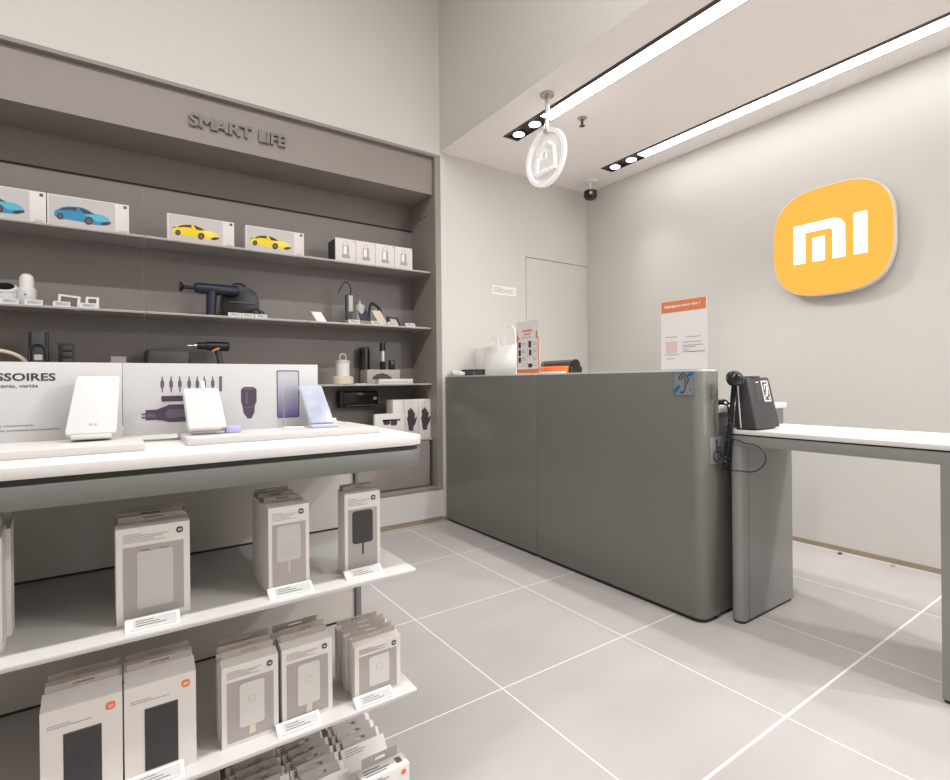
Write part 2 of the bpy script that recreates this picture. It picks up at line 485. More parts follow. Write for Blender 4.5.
def car_box(w, h, t, colr, colr2, label, loc, rearwing=False):
    b = thing('toy_car_box', label, 'box', loc, group='boxed toy cars on the top shelf')
    bm = B(); add_box(bm, 0, w, 0, t, 0, h, 0.001); obj('carton', bm, 'pack', b, False)
    bm = B(); add_box(bm, w * 0.022, w * 0.82, -0.0006, 0.0, h * 0.03, h * 0.97); pn = obj('picture_panel', bm, 'packl', b, False)
    def poly(nm, pts, m, y):
        bm = B(); add_prism(bm, [carpt(p, 0, w, 0, h) for p in pts], y, -0.0006, 'y'); obj(nm, bm, m, pn, False)
    poly('printed_car_body', CARP['body'], colr, -0.0010)
    poly('printed_car_hood', CARP['hood'], colr2, -0.0014)
    poly('printed_car_window', CARP['glass'], 'inkd', -0.0014)
    poly('printed_car_pillar', CARP['post'], colr, -0.0018)
    poly('printed_car_grille', CARP['grille'], 'inkd', -0.0018)
    if rearwing: poly('printed_car_spoiler', CARP['spoiler'], 'inkd', -0.0016)
    for cx, cy, r in ((404, 305, 22), (592, 337, 28)):
        poly('printed_car_wheel', [(cx + r * math.cos(a * PI / 10), cy + r * 1.0 * math.sin(a * PI / 10)) for a in range(20)], 'inkd', -0.0018)
        poly('printed_car_rim', [(cx + .55 * r * math.cos(a * PI / 8), cy + r * .6 * math.sin(a * PI / 8)) for a in range(16)], 'ink', -0.0021)
    bm = B(); logo_badge(bm, w * 0.95, h * 0.90, 0.016); obj('logo_badge', bm, 'ink', b, False)
    bm = B()
    add_box(bm, w * .86, w * .97, -0.0005, 0, h * .045, h * .062); add_box(bm, w * .88, w * .97, -0.0005, 0, h * .085, h * .10)
    obj('fine_print', bm, 'inkl', b, False)
    return b
car_box(0.345, 0.157, 0.055, 'carb', 'carb2', 'white toy box printed with a blue car, leftmost on the top shelf', (-0.632, 3.335, 1.8))
car_box(0.340, 0.157, 0.055, 'carb', 'carb2', 'white toy box printed with a blue car, beside the yellow ones', (-0.283, 3.335, 1.8))
car_box(0.342, 0.149, 0.055, 'cary', 'cary2', 'white toy box with yellow car, next to the blue ones', (0.233, 3.335, 1.8), True)
car_box(0.346, 0.148, 0.055, 'cary', 'cary2', 'white toy box with yellow car, nearest the lantern boxes', (0.638, 3.335, 1.8), True)

def lamp_box(label, loc):
    w, h, t = 0.1395, 0.156, 0.15
    b = thing('lantern_box', label, 'box', loc, group='lantern boxes on the top shelf')
    bm = B(); add_box(bm, 0, w, 0, t, 0, h, 0.001); obj('carton', bm, 'pack', b, False)
    bm = B(); add_box(bm, -0.0006, 0, 0.01, t - .004, 0.004, h - .004); obj('dark_side_print', bm, 'inkd', b, False)
    bm = B(); add_prism(bm, rrect(.047, .092, .05, .112, .006, 3), -.0008, 0, 'y'); p = obj('lantern_picture', bm, 'packg', b, False)
    bm = B(); add_prism(bm, rrect(.054, .076, .052, .108, .004, 3), -.0012, -.0008, 'y'); obj('picture_highlight', bm, 'wpaper', p, False)
    bm = B(); add_box(bm, .043, .098, -.0012, 0, .028, .05); obj('picture_base', bm, 'kraft', p, False)
    bm = B(); add_tube(bm, [(.057, -.0008, .112), (.057, -.0008, .133), (.069, -.0008, .137), (.081, -.0008, .133), (.081, -.0008, .112)], .0012, 5, False); obj('picture_handle', bm, 'packg', p, False)
    bm = B(); logo_badge(bm, w - .012, h - .013, .007); obj('logo_badge', bm, 'orange_s', b, False)
    return b
lb = lamp_box('white lantern box with a dark side, leftmost of the four', (1.190, 3.335, 1.8))
for i, l in enumerate(('white lantern box, second from the left in the row of four', 'white lantern box, third from the left in the row of four', 'white lantern box at the right end of the row, next to niche side')):
    dup(lb, (1.190 + 0.1425 * (i + 1), 3.335, 1.8), 0, l)

# small electronic price tags
def price_tag(w, label, loc, rz=0.0, group='price tags on the wall shelves', tilt=62, h=0.034, lines=3):
    """tilted wedge holder with a grey screen; lower front edge at origin"""
    t = thing('price_tag', label, 'price tag', loc, rz, group)
    a = R(tilt)
    Mx = Matrix.Rotation(-(PI / 2 - a), 4, 'X')
    bm = B(); add_box(bm, 0, w, 0, 0.006, 0, h, 0.0018); xform(bm, Mx); obj('housing', bm, 'white', t, False)
    bm = B(); add_box(bm, w * .15, w * .93, -0.0006, 0.001, h * .22, h * .82); xform(bm, Mx); sc = obj('screen', bm, 'screen', t, False)
    bm = B()
    for k in range(lines):
        add_box(bm, w * .2, w * (.5 + .12 * k), -0.0010, 0, h * (.66 - .16 * k), h * (.70 - .16 * k))
    xform(bm, Mx); obj('printed_lines', bm, 'ink', sc, False)
    # foot
    y1 = h * math.sin(PI / 2 - a)
    bm = B(); add_box(bm, w * .1, w * .9, 0.002, y1 + 0.004, 0, 0.004); add_box(bm, w * .3, w * .7, y1 - .002, y1 + .003, 0, h * math.cos(PI / 2 - a) * .8)
    obj('foot', bm, 'white', t, False)
    return t
TY = 3.325
for x, l in ((-0.462, 'white price tag before the round white camera, far left of second shelf'), (-0.372, 'white price tag below the frosted white bottle lamp'),
             (-0.264, 'white price tag before the wide tilted white frame'), (-0.157, 'white price tag before the small white frame')):
    price_tag(0.069, l, (x, TY, 1.4))
for x, l in ((0.538, 'left white price tag before the black gun case'), (0.612, 'middle white price tag before the black gun case'), (0.686, 'right white price tag before the black gun case, nearest the blue ball')):
    price_tag(0.071, l, (x, TY, 1.4), h=.03)
for x, l in ((1.275, 'white price tag below the hooked lamp device'), (1.437, 'white price tag between the dark and beige cards'), (1.560, 'white price tag before the dark blue case'), (1.697, 'white price tag alone at the right end of the second shelf')):
    price_tag(0.078, l, (x, TY, 1.4), h=.032)
price_tag(0.085, 'flat white price tag beside the lantern on the third shelf', (1.318, TY, 1.0), tilt=12, h=.03)

# second shelf gadgets
t = thing('round_camera', 'white round gadget with dark top, far left of second shelf', 'camera', (-0.45, 3.38, 1.4))
bm = B(); add_lathe(bm, [(0.030, 1.4), (0.034, 1.405), (0.046, 1.43), (0.046, 1.46)], (-0.45, 3.40, 0)); obj('base', bm, 'white', t)
bm = B(); add_lathe(bm, [(0.046, -.012), (0.048, 0.0), (0.046, .012), (.04, .016)], (0, 0, 0), axis='z'); xform(bm, Matrix.Translation((-0.45, 3.395, 1.478)) @ Matrix.Rotation(R(35), 4, 'X')); obj('head', bm, 'white', t)
bm = B(); add_lathe(bm, [(0.036, 0.0), (0.036, .0185), (.03, .0195)], (0, 0, 0)); xform(bm, Matrix.Translation((-0.45, 3.395, 1.478)) @ Matrix.Rotation(R(35), 4, 'X')); obj('lens', bm, 'blackg', t)
t = thing('bottle_lamp', 'white bottle-shaped lamp with frosted dome on the second shelf', 'lamp', (-0.375, 3.40, 1.4))
bm = B(); add_lathe(bm, [(0.036, 1.4), (0.038, 1.404), (0.038, 1.485), (0.034, 1.49)], (-0.37, 3.40, 0)); obj('body', bm, 'white', t)
bm = B(); add_lathe(bm, [(0.029, 1.49), (0.029, 1.535), (0.025, 1.552), (0.014, 1.562), (.002, 1.565)], (-0.37, 3.40, 0)); obj('dome', bm, 'lampw', t)
bm = B(); add_lathe(bm, [(0.004, 3.358), (0.004, 3.364)], (-0.372, 0, 1.455), 12, 'y'); obj('button', bm, 'ink', t)
def small_frame(label, x, w, h, rot, y=3.37):
    t = thing('clock_frame', label, 'clock', (x, y, 1.4))
    Mx = Matrix.Translation((x, y, 1.403)) @ Matrix.Rotation(R(rot), 4, 'Y') @ Matrix.Rotation(R(-14), 4, 'X')
    bm = B(); add_box(bm, 0, w, 0, .02, 0, h, .004); xform(bm, Mx); obj('frame', bm, 'white', t)
    bm = B(); add_box(bm, .012, w - .012, -.001, .004, .014, h - .012); xform(bm, Mx); obj('display', bm, 'ink', t)
    bm = B(); add_box(bm, w * .3, w * .7, .015, .045, 0, .01); xform(bm, Matrix.Translation((x, y, 1.4))); obj('stand', bm, 'white', t)
small_frame('wide white framed display tilted on the second shelf', -0.252, 0.092, 0.074, 5)
small_frame('small white framed display on the second shelf', -0.135, 0.058, 0.068, 0)
# massage gun
t = thing('massage_gun', 'dark navy massage gun with round head beside the black case', 'massage gun', (0.45, 3.42, 1.4))
bm = B(); add_lathe(bm, [(0.018, .37), (0.026, .376), (0.031, .39), (0.032, .50), (0.032, .60), (.026, .61)], (0, 3.42, 1.567), 20, 'x'); obj('barrel', bm, 'navy', t)
bm = B(); add_tube(bm, [(0.463, 3.42, 1.56), (0.462, 3.42, 1.50), (0.458, 3.42, 1.402)], lambda s: 0.030 - 0.004 * s, 16); obj('grip', bm, 'navy', t)
bm = B(); add_lathe(bm, [(0.027, .297), (0.029, .304), (0.022, .312), (.011, .318), (.010, .372)], (0, 3.42, 1.567), 20, 'x'); obj('massage_head', bm, 'black', t)
t = thing('carrying_case', 'black rounded carrying case behind the price tags on second shelf', 'case', (0.62, 3.47, 1.4))
pts = [(0.525, 1.4)] + [(0.525 + .105 - .105 * math.cos(a * PI / 16) ** .8 if a < 8 else 0.63 + .105 * (abs(math.cos(a * PI / 16)) ** .8), 1.50 + .105 * math.sin(a * PI / 16) ** .8) for a in range(17)] + [(0.735, 1.4)]
bm = B(); add_prism(bm, pts, 3.45, 3.55, 'y', .008); obj('shell', bm, 'black', t)
bm = B(); add_box(bm, .56, .715, 3.442, 3.452, 1.495, 1.512, .003); obj('zip_band', bm, 'dgrey', t)
bm = B(); add_tube(bm, [(.59, 3.5, 1.60), (.60, 3.5, 1.622), (.63, 3.5, 1.628), (.66, 3.5, 1.618), (.668, 3.5, 1.598)], .006); obj('carry_handle', bm, 'black', t)
bm = B(); add_lathe(bm, [(.002, -.034), (.02, -.028), (.031, -.012), (.034, 0), (.031, .014), (.02, .028), (.002, .034)], (0.700, 3.385, 1.434), 20)
g = thing('massage_ball', 'dark blue ball-shaped gadget right of the black case', 'massager', (0.70, 3.40, 1.4))
obj('ball', bm, 'navy', g)
bm = B(); add_tube(bm, [(.725, 3.39, 1.452), (.745, 3.388, 1.445), (.752, 3.387, 1.425)], .004); obj('strap', bm, 'black', g)

# white card leaning
def lean_card(nm, label, cat, x0, x1, z, h, m, shear, t=0.006, y=3.36):
    bm = B()
    add_prism(bm, [(x0, 0), (x1, 0), (x1 - shear, h), (x0 - shear, h)], 0, t, 'y', .0015)
    xform(bm, Matrix.Translation((0, y, z + .003)) @ Matrix.Rotation(R(-20), 4, 'X'))
    return bm
bm = lean_card('', '', '', 1.072, 1.138, 1.4, 0.072, 'wpaper', 0.033)
add_box(bm, 1.075, 1.13, 3.362, 3.39, 1.4, 1.404)
solo('sign_card', bm, 'wpaper', 'small blank white card standing alone mid second shelf', 'card', (1.10, 3.37, 1.4))
# hooked lamp
t = thing('upright_gadget', 'upright slim silver and black device with curved cord on second shelf', 'device', (1.30, 3.40, 1.4))
bm = B(); add_prism(bm, rrect(1.286, 1.330, 1.40, 1.605, .005, 3), 3.40, 3.43, 'y', .002); obj('body', bm, 'dgrey', t)
bm = B(); add_box(bm, 1.300, 1.330, 3.396, 3.401, 1.49, 1.60, .002); obj('face_plate', bm, 'screen', t)
bm = B(); add_tube(bm, [(1.318, 3.42, 1.60), (1.325, 3.42, 1.65), (1.30, 3.42, 1.69), (1.27, 3.42, 1.675), (1.235, 3.42, 1.61)], .0035); obj('cord', bm, 'black', t)
bm = B(); add_box(bm, 1.27, 1.35, 3.37, 3.44, 1.40, 1.425, .002)
t2 = thing('display_block', 'low grey display block behind the price tags on second shelf', 'block', (1.37, 3.41, 1.4))
add_box(bm, 1.352, 1.555, 3.395, 3.45, 1.40, 1.434, .002); obj('block', bm, 'taupe', t2)
bm = lean_card('', '', '', 1.383, 1.452, 1.434, 0.09, '', 0.018, .007, 3.388)
solo('dark_card', bm, 'navy', 'dark slate blue tilted card on the second shelf', 'wallet', (1.41, 3.40, 1.434))
t = thing('bottle_gadget', 'pale grey small bottle-necked gadget behind the dark card', 'gadget', (1.40, 3.42, 1.434))
bm = B(); add_lathe(bm, [(.032, 1.4345), (.034, 1.50), (.036, 1.53), (.03, 1.545), (.010, 1.55), (.007, 1.575), (.002, 1.578)], (1.395, 3.437, 0)); obj('body', bm, 'screen', t)
t = thing('strap_gadget', 'black curled strap gadget on the second shelf block', 'gadget', (1.48, 3.42, 1.434))
bm = B(); add_tube(bm, [(1.462, 3.43, 1.438), (1.462, 3.43, 1.50), (1.478, 3.43, 1.56), (1.51, 3.43, 1.55), (1.545, 3.43, 1.52), (1.553, 3.43, 1.438)], .010); add_tube(bm, [(1.48, 3.42, 1.52), (1.50, 3.415, 1.50), (1.53, 3.42, 1.52)], .007); obj('strap', bm, 'black_m', t)
bm = lean_card('', '', '', 1.517, 1.582, 1.4, 0.118, '', 0.045, .006, 3.372)
solo('beige_card', bm, 'cream', 'beige tilted card beside the dark blue case on second shelf', 'card', (1.54, 3.37, 1.4))
t = thing('glasses_case', 'dark blue small open case with pale screen on second shelf', 'case', (1.61, 3.37, 1.4))
bm = B(); add_prism(bm, [(1.585, 1.4), (1.685, 1.4), (1.655, 1.466), (1.575, 1.470)], 3.37, 3.395, 'y', .004); obj('shell', bm, 'navy', t)
bm = B(); add_prism(bm, [(1.60, 1.41), (1.655, 1.41), (1.640, 1.452), (1.592, 1.454)], 3.3685, 3.371, 'y'); obj('screen', bm, 'screen', t)

# third shelf gadgets
bm = B(); cc = (-0.515, 3.44, 1.10)
add_tube(bm, [(cc[0] + .145 * math.cos(a), cc[1], cc[2] + .09 * math.sin(a)) for a in [PI * k / 14 for k in range(-1, 16)]], .009)
add_box(bm, -0.68, -.35, 3.41, 3.47, 1.0, 1.085, .01)
solo('cream_basket', bm, 'cream', 'cream curved-handle basket at far left of third shelf', 'basket', (-0.5, 3.44, 1.0))
t = thing('air_pump', 'grey portable air pump with black loop handle on third shelf', 'pump', (-0.33, 3.43, 1.0))
bm = B(); add_prism(bm, rrect(-.368, -.290, 1.0, 1.288, .008, 3), 3.41, 3.45, 'y', .003); obj('body', bm, 'black', t)
bm = B(); add_box(bm, -.355, -.303, 3.402, 3.412, 1.05, 1.28, .003); obj('face', bm, 'dgrey', t)
bm = B(); add_tube(bm, [(-.362, 3.395, 1.11), (-.362, 3.395, 1.18), (-.345, 3.395, 1.215), (-.328, 3.395, 1.222), (-.308, 3.395, 1.212), (-.296, 3.395, 1.18), (-.296, 3.395, 1.11)], .006); obj('loop_handle', bm, 'black', t)
bm = B(); add_box(bm, -.345, -.312, 3.398, 3.403, 1.14, 1.168, .002); obj('display', bm, 'screen', t)
t = thing('boxed_gadget', 'black ribbed block-shaped gadget beside the air pump', 'gadget', (-0.22, 3.43, 1.0))
bm = B(); add_box(bm, -.252, -.188, 3.42, 3.46, 1.0, 1.232, .003); obj('body', bm, 'black', t)
bm = B()
for k in range(5): add_box(bm, -.232, -.195, 3.413, 3.421, 1.06 + k * .033, 1.085 + k * .033, .001)
obj('ribs', bm, 'dgrey', t)
bm = B(); add_box(bm, -.03, .04, 3.42, 3.46, 1.0, 1.166, .003); solo('grey_box', bm, 'taupe', 'small plain taupe box behind the information board', 'box', (0, 3.44, 1.0))
t = thing('electric_grill', 'black rounded appliance behind the information board on third shelf', 'appliance', (0.235, 3.43, 1.0))
bm = B(); add_prism(bm, rrect(.122, .350, 1.0, 1.216, .035, 6), 3.41, 3.50, 'y', .01); obj('body', bm, 'black', t)
bm = B(); add_prism(bm, rrect(.14, .332, 1.03, 1.20, .025, 6), 3.405, 3.412, 'y', .002); obj('front', bm, 'dgrey', t)
t = thing('cordless_drill', 'black cordless screwdriver with long thin bit above information board', 'power drill', (0.48, 3.43, 1.0))
bm = B(); add_lathe(bm, [(.020, .385), (.021, .39), (.021, .43), (.026, .432), (.028, .47), (.028, .548), (.022, .556)], (0, 3.43, 1.236), 20, 'x'); obj('body', bm, 'black', t)
bm = B(); add_lathe(bm, [(.002, .335), (.004, .345), (.004, .365), (.008, .37), (.008, .386)], (0, 3.43, 1.236), 10, 'x'); obj('drill_bit', bm, 'steel', t)
bm = B(); add_tube(bm, [(.49, 3.43, 1.222), (.505, 3.43, 1.16), (.535, 3.43, 1.03)], .017, 12); add_box(bm, .49, .58, 3.40, 3.46, 1.0, 1.03, .006); obj('grip', bm, 'dgrey', t)
bm = B(); add_tube(bm, [(.462, 3.404, 1.205), (.48, 3.402, 1.215), (.50, 3.402, 1.222)], .006, 8); obj('trigger', bm, 'orange_s', t)
# lantern
t = thing('lantern', 'cream camping lantern with wire handle on third shelf', 'lantern', (1.245, 3.36, 1.0))
c = (1.245, 3.37, 0)
bm = B(); add_lathe(bm, [(.066, 1.0), (.070, 1.004), (.070, 1.045), (.062, 1.052), (.046, 1.056)], c); obj('base', bm, 'cream', t)
bm = B(); add_lathe(bm, [(.044, 1.056), (.044, 1.146)], c); obj('glass', bm, 'lampw', t)
bm = B(); add_lathe(bm, [(.048, 1.146), (.050, 1.150), (.048, 1.156), (.030, 1.162), (.012, 1.165)], c); obj('cap', bm, 'cream', t)
bm = B(); add_tube(bm, [(1.226, 3.37, 1.16), (1.224, 3.37, 1.19), (1.234, 3.37, 1.202), (1.256, 3.37, 1.202), (1.266, 3.37, 1.19), (1.264, 3.37, 1.16)], .004); obj('handle', bm, 'cream', t)
# boxed sunglasses with things on top
t = thing('sunglasses_box', 'grey box with dark sunglasses picture on third shelf', 'box', (1.54, 3.37, 1.0))
bm = B(); add_box(bm, 1.42, 1.668, 3.372, 3.50, 1.0, 1.10, .001); obj('carton', bm, 'packg', t)
pts = [(1.455, 1.035), (1.462, 1.05), (1.49, 1.068), (1.535, 1.075), (1.57, 1.066), (1.60, 1.047), (1.605, 1.038), (1.57, 1.030), (1.54, 1.036), (1.51, 1.032), (1.48, 1.031)]
bm = B(); add_prism(bm, pts, 3.370, 3.372, 'y'); obj('glasses_picture', bm, 'inkd', t)
bm = B(); add_box(bm, 1.488, 1.748, 3.325, 3.370, 1.0, 1.034, .001); t = thing('flat_box', 'low pale flat box before the sunglasses box', 'box', (1.62, 3.34, 1.0)); obj('carton', bm, 'pack', t)
bm = B(); add_box(bm, 1.50, 1.70, 3.324, 3.3253, 1.008, 1.018); obj('printed_line', bm, 'packl', t)
t = thing('bottle', 'dark brown cylindrical flask standing on third shelf', 'bottle', (1.455, 3.52, 1.0))
bm = B(); add_lathe(bm, [(.035, 1.0), (.038, 1.004), (.038, 1.235), (.036, 1.243)], (1.474, 3.55, 0)); obj('body', bm, 'black', t)
bm = B(); add_lathe(bm, [(.036, 1.243), (.036, 1.26), (.03, 1.264)], (1.474, 3.55, 0)); obj('lid', bm, 'dgrey', t)
t = thing('shaver', 'slim black and silver pen-shaped shaver on the sunglasses box', 'shaver', (1.555, 3.43, 1.10))
bm = B(); add_lathe(bm, [(.018, 1.1005), (.020, 1.104), (.020, 1.16)], (1.565, 3.44, 0), 16); obj('base', bm, 'black', t)
bm = B(); add_lathe(bm, [(.020, 1.16), (.020, 1.235)], (1.565, 3.44, 0), 16); obj('grip', bm, 'steel', t)
bm = B(); add_lathe(bm, [(.020, 1.235), (.020, 1.29), (.018, 1.294)], (1.565, 3.44, 0), 16); obj('cap', bm, 'black', t)
t = thing('pocket_gadget', 'small black square gadget on right end of the sunglasses box', 'gadget', (1.64, 3.43, 1.10))
bm = B(); add_box(bm, 1.620, 1.657, 3.43, 3.46, 1.1005, 1.175, .003); obj('body', bm, 'black', t)
bm = B(); add_lathe(bm, [(.009, 3.427), (.009, 3.431)], (1.640, 0, 1.15), 14, 'y'); obj('lens', bm, 'ink', t)

# hanging black speaker bar under third shelf
t = thing('soundbar', 'black glossy cylinder-ended speaker bar mounted below the third shelf', 'speaker', (1.42, 3.56, 0.85))
bm = B(); add_prism(bm, rrect(1.285, 1.572, .835, .950, .02, 5), 3.535, 3.609, 'y', .006); obj('body', bm, 'blackg', t)
bm = B(); add_prism(bm, rrect(1.278, 1.310, .832, .953, .014, 5), 3.525, 3.600, 'y', .006); obj('end_cap', bm, 'black', t)
bm = B(); add_box(bm, 1.533, 1.558, 3.532, 3.536, .885, .905, .001); obj('label', bm, 'screen', t)
bm = B(); add_box(bm, 1.31, 1.60, 3.50, 3.535, .843, .853, .002); obj('lower_lip', bm, 'dgrey', t)

# glove boxes and goggles box on lowest shelf
HAND = [(.30, .0), (.70, .0), (.70, .16), (.92, .34), (1.04, .56), (.96, .62), (.84, .50), (.82, .56), (.86, .76), (.78, .82), (.72, .78), (.70, .90), (.60, .95), (.55, .90), (.50, 1.0), (.38, 1.0), (.34, .90), (.26, .92), (.18, .84), (.22, .66), (.16, .60), (.12, .50), (.18, .40), (.24, .2)]
def glove_box(label, loc, w):
    h = .285; tt = .11
    b = thing('glove_box', label, 'box', loc, group='boxed black gloves on the lowest shelf')
    bm = B(); add_box(bm, 0, w, 0, tt, 0, h, .001); obj('carton', bm, 'pack', b, False)
    bm = B(); add_prism(bm, [(w * .10 + u * w * .78, .06 + v * .165) for u, v in HAND], -.001, 0, 'y'); obj('glove_picture', bm, 'inkd', b, False)
    bm = B()
    for k in range(3): add_box(bm, .004 + .026 * k, .006 + .026 * k, -.0004, 0, .01, h - .01)
    obj('printed_stripes', bm, 'packg', b, False)
    bm = B(); add_box(bm, w * .45, w * .52, -.0006, 0, h - .03, h - .022); obj('orange_mark', bm, 'orange_s', b, False)
    return b
gb = glove_box('white box with black glove picture, left of the pair', (1.685, 3.345, 0.6), .112)
dup(gb, (1.7985, 3.345, 0.6), 0, 'white box with black glove picture, right of the pair, next to niche side')
bm = B(); add_box(bm, 1.60, 1.683, 3.35, 3.46, .6, .885, .001)
solo('striped_box', bm, 'pack', 'plain pinkish white box left of the glove boxes', 'box', (1.64, 3.40, .6))
t = thing('goggles_box', 'pale box with dark goggles picture before the plain box', 'box', (1.54, 3.33, .6))
bm = B(); add_box(bm, 1.447, 1.672, 3.318, 3.345, .6, .792, .001); obj('carton', bm, 'pack', t)
bm = B(); add_prism(bm, rrect(1.51, 1.56, .715, .752, .012, 4), 3.3165, 3.318, 'y'); add_prism(bm, rrect(1.565, 1.615, .708, .746, .012, 4), 3.3165, 3.318, 'y'); add_box(bm, 1.505, 1.64, 3.3165, 3.318, .74, .752); obj('goggles_picture', bm, 'inkd', t)
bm = B(); add_box(bm, 1.49, 1.62, 3.3172, 3.318, .668, .673); obj('printed_line', bm, 'inkl', t)

# the two upper shelf levels hang slightly above their nominal heights; shift each with everything on it
for o in list(bpy.data.objects):
    if o.parent is None and o.location.y > 3.3 and o.name.split('.')[0] not in ('sign_header', 'base_cabinet', 'shelf_rail', 'soundbar') and 'kind' not in o:
        if 1.79 < o.location.z < 1.9: o.location.z += .015
        elif 1.39 < o.location.z < 1.5: o.location.z += .007

# ------------------------------------------------------------------ reception counter
FX = 1.968
def counter_front(name, label, y0, y1, r0, r1, rr=.045):
    t = thing(name, label, 'counter', (FX + .06, (y0 + y1) / 2, 0))
    bm = B(); add_prism(bm, rrect(FX, 2.092, y0, y1, rr, 8, (r0, 0, 0, r1)), 0.018, 1.045, 'z', .003); obj('front_panel', bm, 'counter', t)
    bm = B(); add_prism(bm, rrect(FX + .012, 2.085, y0 + .01, y1 - .01, .035, 6, (r0, 0, 0, r1)), 0.0, 0.018, 'z'); obj('plinth', bm, 'seam', t)
    bm = B(); add_prism(bm, rrect(FX + .012, 2.088, y0 + .008, y1 - .008, .03, 6, (r0, 0, 0, r1)), 1.045, 1.052, 'z'); obj('ledge_top', bm, 'white_top', t)
    return t
cf = counter_front('reception_counter', 'near high grey front section of the reception counter with ear symbol sticker', 1.226, 2.243, 1, 0)
counter_front('reception_counter', 'far high grey front section of the reception counter beside the wall niche', 2.249, 3.238, 1, 0, .008)
lc = thing('counter_worktop', 'lower grey rear part of reception counter with white worktop', 'counter', (2.4, 2.2, 0))
bm = B(); add_prism(bm, rrect(2.094, 2.70, 1.232, 3.238, .04, 6, (0, 1, 0, 0)), 0.018, 0.868, 'z'); obj('carcass', bm, 'counter', lc)
bm = B(); add_prism(bm, rrect(2.094, 2.715, 1.226, 3.240, .03, 6, (0, 1, 0, 0)), 0.868, 0.892, 'z', .002); obj('worktop', bm, 'white_top', lc)
bm = B(); add_box(bm, 2.10, 2.68, 1.25, 3.23, 0, .018); obj('plinth', bm, 'seam', lc)

bm = B(); add_box(bm, FX + .006, 2.088, 2.2432, 2.2488, .018, 1.047); obj('joint_strip', bm, 'seam', cf)
# ear sticker on the counter front (plane x = FX, facing -X)
def onx_m(y, z, x=FX):
    """local (u right, v up) -> world on a plane facing -X; u runs towards -Y"""
    return Matrix(((0, 1, 0, x), (-1, 0, 0, y), (0, 0, 1, z), (0, 0, 0, 1)))
st = thing('ear_sticker', 'blue and grey hearing loop sticker with crossed ear symbol on counter front', 'sticker', (FX, 1.306, .94))
Ms = onx_m(1.355, 0.942)
def spart(nm, f, m, parent, M, d=0.0006):
    bm = B(); f(bm); xform(bm, M); return obj(nm, bm, m, parent)
spart('backing', lambda b: add_prism(b, rrect(0, .098, 0, .098, .004, 2), -.0006, 0, 'y'), 'sgrey', st, Ms)
spart('border', lambda b: [add_box(b, 0, .098, -.0012, -.0006, 0, .002), add_box(b, 0, .098, -.0012, -.0006, .096, .098), add_box(b, 0, .002, -.0012, -.0006, 0, .098), add_box(b, .096, .098, -.0012, -.0006, 0, .098)], 'blue', st, Ms)
spart('diagonal_bar', lambda b: [add_prism(b, [(.004, .004), (.004, .026), (.028, .048), (.034, .036)], -.0013, -.0006, 'y'), add_prism(b, [(.066, .086), (.078, .097), (.096, .097), (.080, .080)], -.0013, -.0006, 'y')], 'blue', st, Ms)
spart('ear_symbol', lambda b: [add_tube(b, [(.028, -.001, .068), (.033, -.001, .085), (.05, -.001, .092), (.068, -.001, .08), (.07, -.001, .062), (.058, -.001, .045), (.055, -.001, .025), (.044, -.001, .014), (.033, -.001, .018)], .0028, 6), add_tube(b, [(.038, -.001, .066), (.042, -.001, .078), (.052, -.001, .08), (.059, -.001, .068), (.052, -.001, .056)], .0022, 6)], 'inkd', st, Ms)
bmt = text_at('T', .010, .014, .0006, (.076, -.0006, .018)); xform(bmt, Ms); obj('lettering', bmt, 'inkd', st)

# wheelchair plate on the counter end (plane y=1.226, facing -Y)
wp = thing('wheelchair_plate', 'small grey plate with black wheelchair symbol on the counter end', 'sign', (2.08, 1.226, .66))
bm = B(); add_box(bm, 2.022, 2.124, 1.2215, 1.2258, .656, .768, .001); obj('plate', bm, 'sgrey', wp)
def wc_symbol(x, z, s, y, par, m='inkd'):
    bm = B()
    add_prism(bm, circle(x + .40 * s, z + .90 * s, .07 * s, 14), y - .0008, y, 'y')
    add_tube(bm, [(x + .40 * s, y, z + .80 * s), (x + .42 * s, y, z + .42 * s), (x + .70 * s, y, z + .42 * s), (x + .84 * s, y, z + .14 * s), (x + .94 * s, y, z + .18 * s)], .050 * s, 6, False)
    add_tube(bm, [(x + .42 * s, y, z + .62 * s), (x + .68 * s, y, z + .62 * s)], .045 * s, 6, False)
    add_tube(bm, [(x + .34 * s, y, z + .52 * s), (x + .17 * s, y, z + .36 * s), (x + .17 * s, y, z + .16 * s), (x + .36 * s, y, z + .02 * s), (x + .60 * s, y, z + .08 * s), (x + .70 * s, y, z + .26 * s)], .045 * s, 6)
    return obj('wheelchair_symbol', bm, m, par)
wc_symbol(2.030, .665, .094, 1.2210, wp)

# poster on the ledge near end (faces -X), clear stand
ps = thing('counter_poster', 'white poster with orange header in clear stand on the near counter ledge', 'poster', (2.03, 1.352, 1.052))
Mp = onx_m(1.463, 1.056, 2.035)
W_, H_ = .224, .305
spart('poster_sheet', lambda b: add_box(b, 0, W_, 0, .001, 0, H_), 'wpaper', ps, Mp)
spart('header_band', lambda b: add_box(b, .003, W_ - .003, -.0006, 0, H_ - .052, H_ - .002), 'orange_s', ps, Mp)
bmt = text_at('Rejoignez-nous vite ?', .172, .016, .0006, (.022, -.0006, H_ - .034), 0, .03); xform(bmt, Mp); obj('header_lettering', bmt, 'wpaper', ps)
spart('pale_square_print', lambda b: add_box(b, .026, .082, -.0006, 0, .072, .124), 'pink', ps, Mp)
spart('text_lines', lambda b: [add_box(b, x0, x1, -.0006, 0, z, z + .0026) for x0, x1, z in ((.026, .082, .142), (.126, .196, .138), (.11, .20, .116), (.11, .205, .102), (.11, .175, .095), (.018, .088, .064), (.032, .068, .046))], 'inkl', ps, Mp)
spart('blue_link_line', lambda b: [add_box(b, .11, .215, -.0006, 0, .074, .0765), add_box(b, .11, .14, -.0006, 0, .083, .085)], 'blue', ps, Mp)
